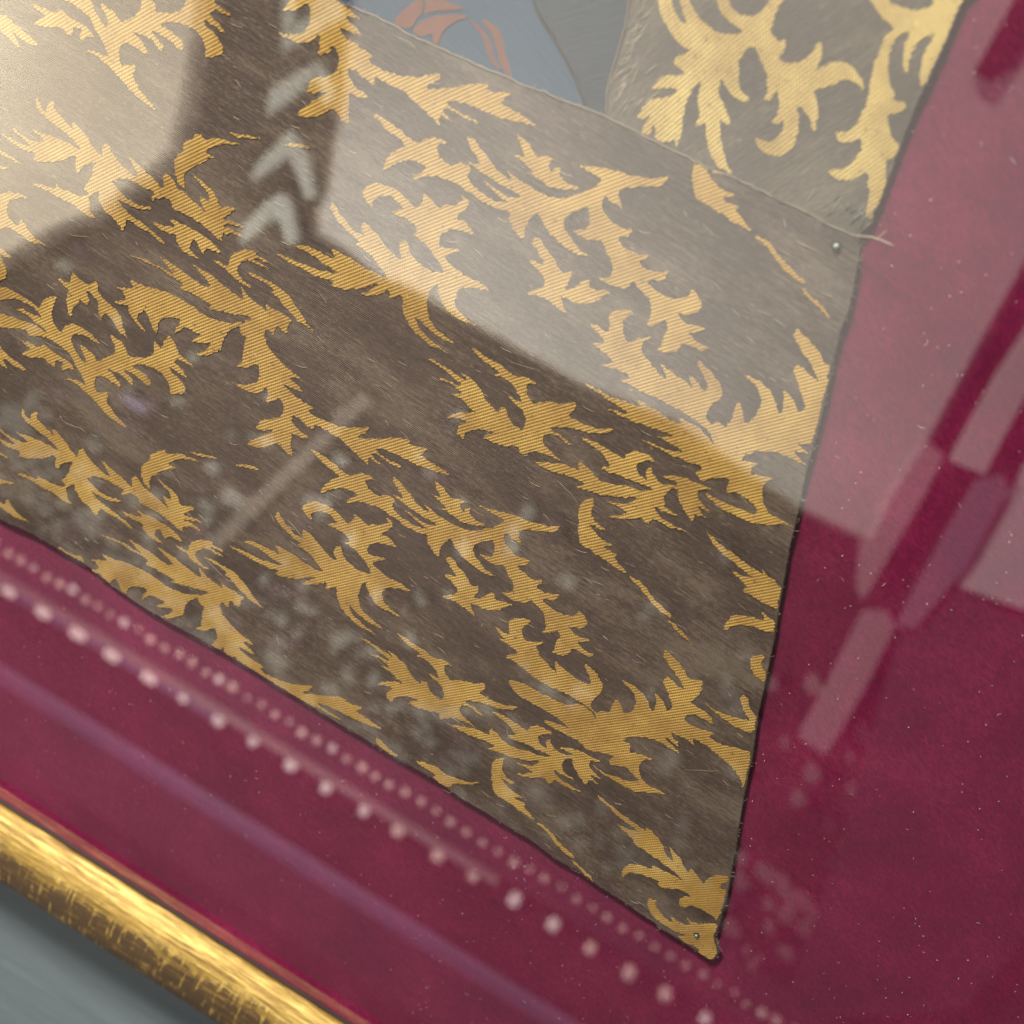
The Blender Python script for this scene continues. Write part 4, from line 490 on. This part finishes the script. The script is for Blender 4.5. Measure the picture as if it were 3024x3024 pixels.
# ------------------------------------------------------------------ gilt frame
fr = empty('picture_frame', (0, -0.355, -0.055), 'rubbed gold picture frame rail along the velvet', 'frame')
prof = []
yc, zb = -0.3555, -0.054
for k in range(0, 41):
    a = math.pi * k / 40
    prof.append((yc + 0.0265 * math.cos(a), 0.0085 + 0.0145 * math.sin(a) ** 0.8))
prof += [(yc - 0.0265, zb), (yc + 0.0205, zb), (yc + 0.0205, 0.0080)]
rail_me = prism_x(prof, -0.9, 0.9, 'rail', 1)
rail = unroot(link('rail', rail_me, 'gilt', fr))
for p in rail_me.polygons: p.use_smooth = len(p.vertices) == 4 and abs(p.normal.x) < 0.5
unroot(link('velvet_slip', prism_x([(-0.3347, 0.0061), (-0.3286, 0.0061), (-0.3276, -0.0038), (-0.3347, -0.0038)], -0.9, 0.9, 'slip'), 'velvet', fr))
lip = unroot(link('inner_lip', prism_x([(-0.3345, 0.0081), (-0.3282, 0.0081), (-0.3280, 0.0063), (-0.3345, 0.0063)], -0.9, 0.9, 'lip'), 'lip', fr))

# ------------------------------------------------------------------ the banner
OUT = [pairs(o) for o in OUTLINES]
seam, right, bottom, corner_right, corner_left, dark_line = OUT
banner = empty('brocade_banner', (0.05, -0.28, -0.002), 'old banner of gold scroll brocade on brown silk with a blue painted field', 'banner')

def wave(x, y):
    return 0.00035 * noise.noise(Vector((x * 9, y * 26, 0))) + 0.0002 * noise.noise(Vector((x * 40, y * 90, 3)))

rr = random.Random(3)
edge_right = ragged(right, 0.002, 0.00016, rr, False)
edge_bottom = ragged(bottom, 0.002, 0.00018, rr, False)
edge_seam = ragged(seam, 0.0015, 0.00015, rr, False)
far_left = [(-0.62, bottom[-1][1] + 0.0), (-0.62, 0.55), (seam[0][0] - 0.35, seam[0][1] + 0.02)]
main = edge_seam + edge_right + edge_bottom + [(-0.60, bottom[-1][1]), (-0.60, seam[0][1] + 0.005)]
cloth = unroot(link('brown_silk_panel', slab(main, -0.0012, 0.0), 'silk', banner))

lift = -0.0006
top_y = 0.62
cpanel = ragged(corner_right, 0.002, 0.00016, rr, False)
down = [(x, y - 0.003) for x, y in seam]
cl_end = corner_left[-1]
seam_part = [p for p in down if p[0] > cl_end[0] + 0.002]
corner = cpanel + seam_part[::-1] + corner_left[::-1]
dx, dy = corner_right[0][0] - corner_right[1][0], corner_right[0][1] - corner_right[1][1]
ext = [(corner_left[0][0] + 0.10, corner_left[0][1] + 0.22), (corner_right[0][0] + 0.10, corner_right[0][1] + 0.22)]
corner = corner + ext
corner_cloth = unroot(link('corner_silk_panel', slab(corner, -0.0018, lift), 'silk2', banner)); corner_cloth['label'] = 'upright brown brocade strip at the banner corner'
dl_end = dark_line[-1]
sp_mid = [p for p in down if dl_end[0] - 0.001 < p[0] < cl_end[0] + 0.004]
slate = dark_line + sp_mid + [(x + 0.0015, y) for x, y in corner_left[::-1]] + [(corner_left[0][0] + 0.10, corner_left[0][1] + 0.22), (dark_line[0][0] + 0.02, dark_line[0][1] + 0.22)]
so = unroot(link('slate_silk_strip', slab(slate, -0.0018, lift - 0.0003), 'slate', banner))
sp_l = [p for p in down if p[0] < dl_end[0] + 0.004]
bl = [(-0.40, seam[0][1] + 0.0)] + sp_l + [(x + 0.0012, y) for x, y in dark_line[::-1]] + [(dark_line[0][0] + 0.02, dark_line[0][1] + 0.22), (-0.40, dark_line[0][1] + 0.22)]
bo = unroot(link('blue_field', slab(bl, -0.0018, lift - 0.0006), 'blue', banner))
bo['label'] = 'faded blue painted field with terracotta brush strokes'
for k, s in enumerate(STROKES):
    P = ragged(smooth_closed(pairs(s)), 0.0012, 0.0002, rr)
    P = [p for p in P]
    link('terracotta_stroke', slab(P, lift - 0.0007, lift - 0.0003 + 0.00002 * k), 'terracotta', bo)

# gold woven scrolls, each one a raised piece of brocade
for k, s in enumerate(MOTIFS):
    P = ragged(smooth_closed(pairs(s)), 0.0008, 0.00040, rr)
    link('gold_scroll', slab(P, -0.0004, 0.00022 + 0.000012 * (k % 9)), 'gold', cloth)
for s in CORNER_MOTIFS:
    P = ragged(smooth_closed(pairs(s)), 0.0009, 0.00030, rr)
    link('gold_scroll', slab(P, -0.0008, lift + 0.00014), 'gold2', corner_cloth)

# seams
def lifted(P, z, jit, rnd):
    return [(x + rnd.uniform(-jit, jit), y + rnd.uniform(-jit, jit), z + rnd.uniform(-jit, jit) * 0.5) for x, y in P]
unroot(link('seam_edge', tubes([(lifted(ragged(seam, 0.0022, 0.0, rr, False), -0.0001, 0.00028, rr), 0.00045)], 'seam', 'seam', 6), 'seam', banner))
unroot(link('seam_edge', tubes([(lifted(ragged(dark_line, 0.003, 0.0, rr, False), lift + 0.0001, 0.0002, rr), 0.0008)], 'seam', 'seam', 6), 'darkseam', banner))
unroot(link('seam_edge', tubes([(lifted(ragged(corner_left, 0.002, 0.0, rr, False), lift + 0.0001, 0.0003, rr), 0.0004)], 'seam', 'seam', 6), 'seam', banner))
# rolled cloth edge along the right side and the bottom
unroot(link('cloth_edge', tubes([(lifted(ragged(right, 0.002, 0, rr, False), -0.0006, 0.00012, rr), 0.0007)], 'edge', 'seam', 6), 'silk', banner))

# whip stitches along the seam
st = []
for i in range(len(seam) - 1):
    a, b = Vector(seam[i]), Vector(seam[i + 1])
    L = (b - a).length; t = 0
    while t < L:
        p = a + (b - a) * (t / L); d = (b - a).normalized(); nrm = Vector((-d.y, d.x))
        if rr.random() < 0.55:
            q = p + nrm * rr.uniform(0.0006, 0.0016) + d * rr.uniform(-0.0006, 0.001)
            w = p - nrm * rr.uniform(0.0002, 0.0012)
            st.append(([(w.x, w.y, 0.0003), ((w.x + q.x) / 2, (w.y + q.y) / 2, 0.0008), (q.x, q.y, 0.0)], 0.00022))
        t += rr.uniform(0.0018, 0.004)
tag(unroot(link('stitching', tubes(st, 'stitch', 'seam'), 'seam', banner)), kind='stuff')

# loose pale fibres lying along the weft, frayed tufts by the corner seam
fib = []
def inside_main(x, y):
    c = False; P = main; j = len(P) - 1
    for i in range(len(P)):
        if (P[i][1] > y) != (P[j][1] > y) and x < (P[j][0] - P[i][0]) * (y - P[i][1]) / (P[j][1] - P[i][1]) + P[i][0]: c = not c
        j = i
    return c
while len(fib) < 420:
    x, y = rr.uniform(-0.30, 0.16), rr.uniform(-0.27, 0.22)
    if not inside_main(x, y): continue
    a = math.radians(rr.gauss(-4, 7)) if rr.random() < 0.94 else rr.uniform(0, 3.1)
    L = rr.uniform(0.0015, 0.006) if rr.random() < 0.93 else rr.uniform(0.007, 0.016)
    pts = []; 
    for i in range(5):
        pts.append((x, y, 0.00018)); x += math.cos(a) * L / 4; y += math.sin(a) * L / 4; a += rr.gauss(0, 0.16)
    if all(inside_main(p[0], p[1]) for p in pts): fib.append((pts, rr.uniform(0.00007, 0.00016)))
for P in (right, bottom):
    for i in range(len(P) - 1):
        for k in range(6):
            u = rr.random(); x = P[i][0] + (P[i + 1][0] - P[i][0]) * u; y = P[i][1] + (P[i + 1][1] - P[i][1]) * u
            d = Vector((P[i + 1][0] - P[i][0], P[i + 1][1] - P[i][1])).normalized(); nr = Vector((-d.y, d.x))
            if P is right: nr = -nr if nr.x < 0 else nr
            elif nr.y > 0: nr = -nr
            L = abs(rr.gauss(0, 0.0009)) + 0.0003; sk = rr.gauss(0, 0.6)
            fib.append(([(x - nr.x * 0.0006, y - nr.y * 0.0006, 0.0), (x + nr.x * L * .5, y + nr.y * L * .5, -0.0003), (x + nr.x * L + d.x * L * sk, y + nr.y * L + d.y * L * sk, -0.001)], rr.uniform(0.00006, 0.00014)))
tag(unroot(link('loose_fibres', tubes(fib, 'fibres', 'fibre'), 'fibre', banner)), kind='stuff')
tuft = []; dark = []
sx = [p for p in seam if 0.045 < p[0] < 0.082]
for i in range(20):
    base = rr.choice(sx); x = base[0] + rr.uniform(-0.010, 0.006); y = base[1] + rr.uniform(0.001, 0.008)
    a = math.radians(rr.gauss(75, 12)); L = rr.uniform(0.002, 0.006)
    pts = [(x + math.cos(a) * L * t, y + math.sin(a) * L * t, lift + 0.0001 + 0.0002 * math.sin(t * 3)) for t in (0, .35, .7, 1)]
    (tuft if rr.random() < 0.4 else dark).append((pts, rr.uniform(0.0001, 0.00018)))
for i in range(70):
    t = rr.random(); k = int(t * (len(corner_left) - 1)); p = corner_left[k]; q = corner_left[k + 1]; u = rr.random()
    x = p[0] + (q[0] - p[0]) * u + abs(rr.gauss(0, 0.004)); y = p[1] + (q[1] - p[1]) * u + rr.uniform(0, .01)
    a = math.radians(rr.gauss(80, 14)); L = rr.uniform(0.002, 0.007)
    pts = [(x + math.cos(a) * L * t, y + math.sin(a) * L * t, lift + 0.0002) for t in (0, .5, 1)]
    tuft.append((pts, rr.uniform(0.0001, 0.0002)))
tag(unroot(link('frayed_threads', tubes(tuft, 'tuft', 'fibre'), 'fibre', banner)), kind='stuff')
tag(unroot(link('frayed_threads', tubes(dark, 'tuft', 'ink'), 'ink', banner)), kind='stuff')
unroot(link('loose_thread', tubes([([(x * 1e-3, y * 1e-3, 0.0006 + 0.0012 * i) for i, (x, y) in enumerate(THREAD)], 0.0002)], 'thread', 'fibre', 5), 'fibre', banner))['label'] = 'pale loose thread sticking out over the velvet'

# ------------------------------------------------------------------ two pins
def pin(loc, label, r):
    p = empty('pin', (loc[0] * 1e-3, loc[1] * 1e-3, 0.0008), label, 'pin', 'pins holding the banner')
    bm = bmesh.new(); bmesh.ops.create_uvsphere(bm, u_segments=16, v_segments=8, radius=r)
    for v in bm.verts: v.co.z = v.co.z * 0.55 if v.co.z > 0 else v.co.z * 0.2
    me = bpy.data.meshes.new('pin_head'); bm.to_mesh(me); bm.free()
    for f in me.polygons: f.use_smooth = True
    h = link('pin_head', me, 'pin', p); h.location = (0, 0, 0.0004)
    ring = [(math.cos(2 * math.pi * i / 24) * r * (1.8 + 0.2 * math.sin(i * 1.7)), math.sin(2 * math.pi * i / 24) * r * (1.75 + 0.15 * math.cos(i * 2.3))) for i in range(24)]
    link('tarnish_ring', slab(ring, -0.0002, 0.00002), 'halo', p)
pin(PINS[0], 'pale round pin in brown silk just below the seam at the right edge', 0.0009)
pin(PINS[1], 'small tarnished pin in gold brocade at the lowest corner of the banner', 0.00075)

# ------------------------------------------------------------------ lint on the velvet
lint = []
for i in range(2200):
    x, y = rr.uniform(-0.25, 0.36), rr.uniform(-0.325, 0.28)
    if inside_main(x, y) or rr.random() > 0.35 + 0.65 * (x > 0.05): continue
    a = rr.uniform(0, 6.3)
    if rr.random() < 0.90: L, r = rr.uniform(0.0002, 0.0008), rr.uniform(0.00008, 0.00018)
    else: L, r = rr.uniform(0.001, 0.0034), rr.uniform(0.00004, 0.00008)
    pts = []
    bend = rr.gauss(0, 0.5)
    for k in range(4):
        pts.append((x, y, -0.0033 + 0.0002 * math.sin(k))); x += math.cos(a) * L / 3; y += math.sin(a) * L / 3; a += bend
    lint.append((pts, r))
tag(link('lint', tubes(lint, 'lint', 'lint'), 'lint'), 'specks of pale lint scattered on the crimson velvet', 'lint', kind='stuff')

# ------------------------------------------------------------------ glass
gp = [(-0.85, -0.3281), (0.85, -0.3281), (0.85, 0.85), (-0.85, 0.85)]
gm = bpy.data.meshes.new('glass'); gm.from_pydata([(x, y, 0.007) for x, y in gp], [], [(0, 1, 2, 3)]); gm.update()
tag(link('glass_pane', gm, 'glass'), 'clear glass pane covering the banner, full of reflections', 'glass')

# ------------------------------------------------------------------ the ceiling that the glass mirrors
ZC = 2.4
def cpts(k): return pairs(CEILING[k], 1e-3)
tag(link('ceiling', flat_down([(-5, -7), (4, -7), (4, 0.95), (-5, 0.95)], ZC + 0.06, 0.02), 'wood'), kind='structure', label='dark wooden ceiling mirrored in the glass')
def panel(key, name, mat, z, label, cat='panel', group=None):
    return tag(link(name, flat_down(cpts(key), z, 0.03), mat), label, cat, group)
p1 = empty('soft_edge_panel', (-2.2, -1.0, ZC), 'bright warm ceiling panel, edge faded by darker layers, mirrored over the upper left of the banner', 'ceiling panel', 'mirrored ceiling panels')
p1c = (-2.35, -0.85)
for sc_, mt_, dz_ in ((1.0, 'plaster_warm', 0.0), (1.035, 'fade1', 0.012), (1.075, 'fade2', 0.024)):  # wider, darker layers paint a soft falloff around the panel
    unroot(link('panel_layer', flat_down([(p1c[0] + (x - p1c[0]) * sc_, p1c[1] + (y - p1c[1]) * sc_) for x, y in cpts('P1')], ZC + dz_, 0.03), mt_, p1))
p2 = empty('soft_edge_panel', (-0.35, 0.0, ZC), 'large pale ceiling panel, edge faded by darker layers, mirrored over the seam and upper right velvet', 'ceiling panel', 'mirrored ceiling panels')
for sc_, mt_, dz_ in ((1.0, 'plaster', 0.0), (1.016, 'fade1', 0.012), (1.034, 'fade2', 0.024)):  # darkened rims again, to soften the mirrored outline by colour
    unroot(link('panel_layer', flat_down([(-0.2 + (x + 0.2) * sc_, 0.05 + (y - 0.05) * sc_) for x, y in cpts('P2')], ZC + dz_, 0.03), mt_, p2))
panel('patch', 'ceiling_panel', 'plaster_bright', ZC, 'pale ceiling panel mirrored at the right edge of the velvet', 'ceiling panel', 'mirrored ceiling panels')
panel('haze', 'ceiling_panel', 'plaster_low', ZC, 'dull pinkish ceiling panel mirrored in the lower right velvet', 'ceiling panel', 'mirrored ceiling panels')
panel('strip2', 'ceiling_batten', 'plaster', ZC - 0.02, 'pale batten mirrored between two dark bars at the right edge', 'batten', 'mirrored battens')
panel('mid', 'ceiling_batten', 'plaster_mid', ZC - 0.02, 'grey batten mirrored beside the dark bar on the velvet', 'batten', 'mirrored battens')
panel('purple', 'ceiling_batten', 'mauve', ZC - 0.02, 'violet batten mirrored right of the dark bar on the velvet', 'batten', 'mirrored battens')
panel('lowbar', 'ceiling_batten', 'plaster_mid', ZC - 0.02, 'short grey batten mirrored in the velvet beside the banner edge', 'batten', 'mirrored battens')
panel('topbar', 'ceiling_batten', 'wood', ZC - 0.04, 'dark batten mirrored at the top right corner', 'batten', 'mirrored battens')
panel('beam', 'ceiling_batten', 'fade2', ZC, 'faint slanting batten mirrored across the middle of the banner', 'batten', 'mirrored battens')
panel('glint1', 'ceiling_batten', 'violet', ZC, 'small bluish piece added as a glint, mirrored in the dark lower left silk', 'batten', 'mirrored battens')  # blue glint put in as a violet ceiling piece
panel('glint2', 'ceiling_batten', 'plaster_low', ZC, 'fainter small piece added as a glint below the bluish one', 'batten', 'mirrored battens')  # second, weaker glint added as a dull piece
col = empty('chevron_column', (-1.35, -0.6, ZC), 'dark column painted with pale chevrons, mirrored at the upper left', 'column')
for k in 'abcdefg':
    unroot(link('chevron', flat_down(cpts('chev_' + k), ZC - 0.01, 0.03), 'sage', col))

def glow_mat(name, col, strength):
    n = NT(name); f = n.noise(n.coords((6, 6, 6)), 1.0, 2, 0.5)
    n.b.inputs['Emission Color'].default_value = (*col, 1); n.link(n.math('MULTIPLY_ADD', f, strength, strength * 0.5), n.b.inputs['Emission Strength'])
    return n.done(col, 0.5)
GLOW_MATS = [glow_mat('bead_glow_%d' % i, c, s) for i, (c, s) in enumerate((((1, 0.80, 0.74), 1.9), ((1, 0.86, 0.82), 1.25), ((1, 0.74, 0.64), 0.8), ((1, 0.74, 0.64), 0.42)))]  # emission added to the cornice beads so they mirror brightly
def dome(r, name, mat=None):
    bm = bmesh.new(); bmesh.ops.create_uvsphere(bm, u_segments=14, v_segments=8, radius=r)
    me = bpy.data.meshes.new(name); bm.to_mesh(me); bm.free()
    for v in me.vertices: v.co = Vector([math.copysign(abs(c / r) ** 0.55, c) * r * 0.86 for c in v.co])
    for f in me.polygons: f.use_smooth = True
    me.materials.append(mat or MAT['bead'])
    return me

cor = empty('beaded_cornice', (-0.4, -2.7, ZC), 'cornice with two rows of small beads made to glow, mirrored as pale dots over the velvet', 'cornice')
def strip(y0, y1, z, x0, x1, mat, name):
    unroot(link(name, flat_down([(x0, y0), (x1, y0), (x1, y1), (x0, y1)], z, 0.04), mat, cor))
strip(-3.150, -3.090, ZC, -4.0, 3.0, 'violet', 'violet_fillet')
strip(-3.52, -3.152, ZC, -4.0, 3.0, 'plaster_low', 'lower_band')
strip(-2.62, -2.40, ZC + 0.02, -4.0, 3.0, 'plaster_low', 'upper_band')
strip(-2.706, -2.676, ZC + 0.01, -4.0, -0.9, 'violet', 'violet_fillet')
strip(-2.670, -2.655, ZC + 0.01, -4.0, 0.3, 'plaster_mid', 'grey_fillet')
small = [dome(0.0165, 'glow_bead', m_) for m_ in GLOW_MATS]; big = [dome(0.027, 'glow_bead', m_) for m_ in GLOW_MATS]
rb = random.Random(5)
def glow_bead(me, x, y, sx, sy):
    o = link('glow_bead', me, None, cor); o.location = (x, y, ZC - 0.02); o.scale = (sx, sy, min(sx, sy))
    o.matrix_parent_inverse = Matrix.Translation(-cor.location)
x = -2.35
while x < 1.6:
    s = rb.uniform(0.6, 1.15)
    glow_bead(rb.choice((small[1], small[2], small[2], small[3], small[3])) if x < 0 else rb.choice((small[2], small[3], small[3])), x, -2.518 + rb.uniform(-.010, .010), s * rb.uniform(0.8, 1.25), s)
    x += 0.0625 + rb.uniform(-0.007, 0.007)
x = -2.20
while x < 1.5:
    s = rb.uniform(0.85, 1.1); left = x < -1.1
    me = big[0] if left else big[1] if x < -0.2 else rb.choice((big[1], big[2], big[2]))
    glow_bead(me, x, -2.692 + rb.uniform(-.006, .006), s * (1.45 if left else 0.95), s)
    x += 0.160 + rb.uniform(-0.014, 0.014)

rose = empty('stucco_relief', (-0.3, -2.0, ZC), 'stucco relief of small rosettes mirrored as soft pale blotches', 'relief')
rs = random.Random(11)
def blob(x, y, r, mat):
    n = 12; ph = rs.uniform(0, 6); k = rs.uniform(0.7, 1.4); q = rs.uniform(0, 3)
    P = [(x + math.cos(2 * math.pi * i / n + q) * r * k * (0.9 + 0.15 * math.sin(3 * 2 * math.pi * i / n + ph)),
          y + math.sin(2 * math.pi * i / n + q) * r / k * (0.9 + 0.15 * math.sin(2 * 2 * math.pi * i / n + ph))) for i in range(n)]
    unroot(link('petal', flat_down(P, ZC + 0.02 + rs.uniform(-0.008, 0.008), 0.03), mat, rose))
for (x, y, r) in ROSETTES:
    x, y, r = x * 1e-3, y * 1e-3, r * 1e-3
    for k in range(rs.choice((3, 4, 6))):
        a = rs.uniform(0, 6.3); d = r * rs.uniform(0.2, 0.9)
        blob(x + math.cos(a) * d, y + math.sin(a) * d * 1.3, r * rs.uniform(0.25, 0.6), rs.choice(('stucco', 'stucco', 'plaster_low')))
for k in range(380):
    blob(rs.uniform(-2.1, 1.25), (rs.uniform(-2.44, -2.0) if k > 110 else rs.uniform(-2.2, -1.25)), rs.uniform(0.008, 0.034), rs.choice(('stucco', 'stucco', 'plaster_low')))
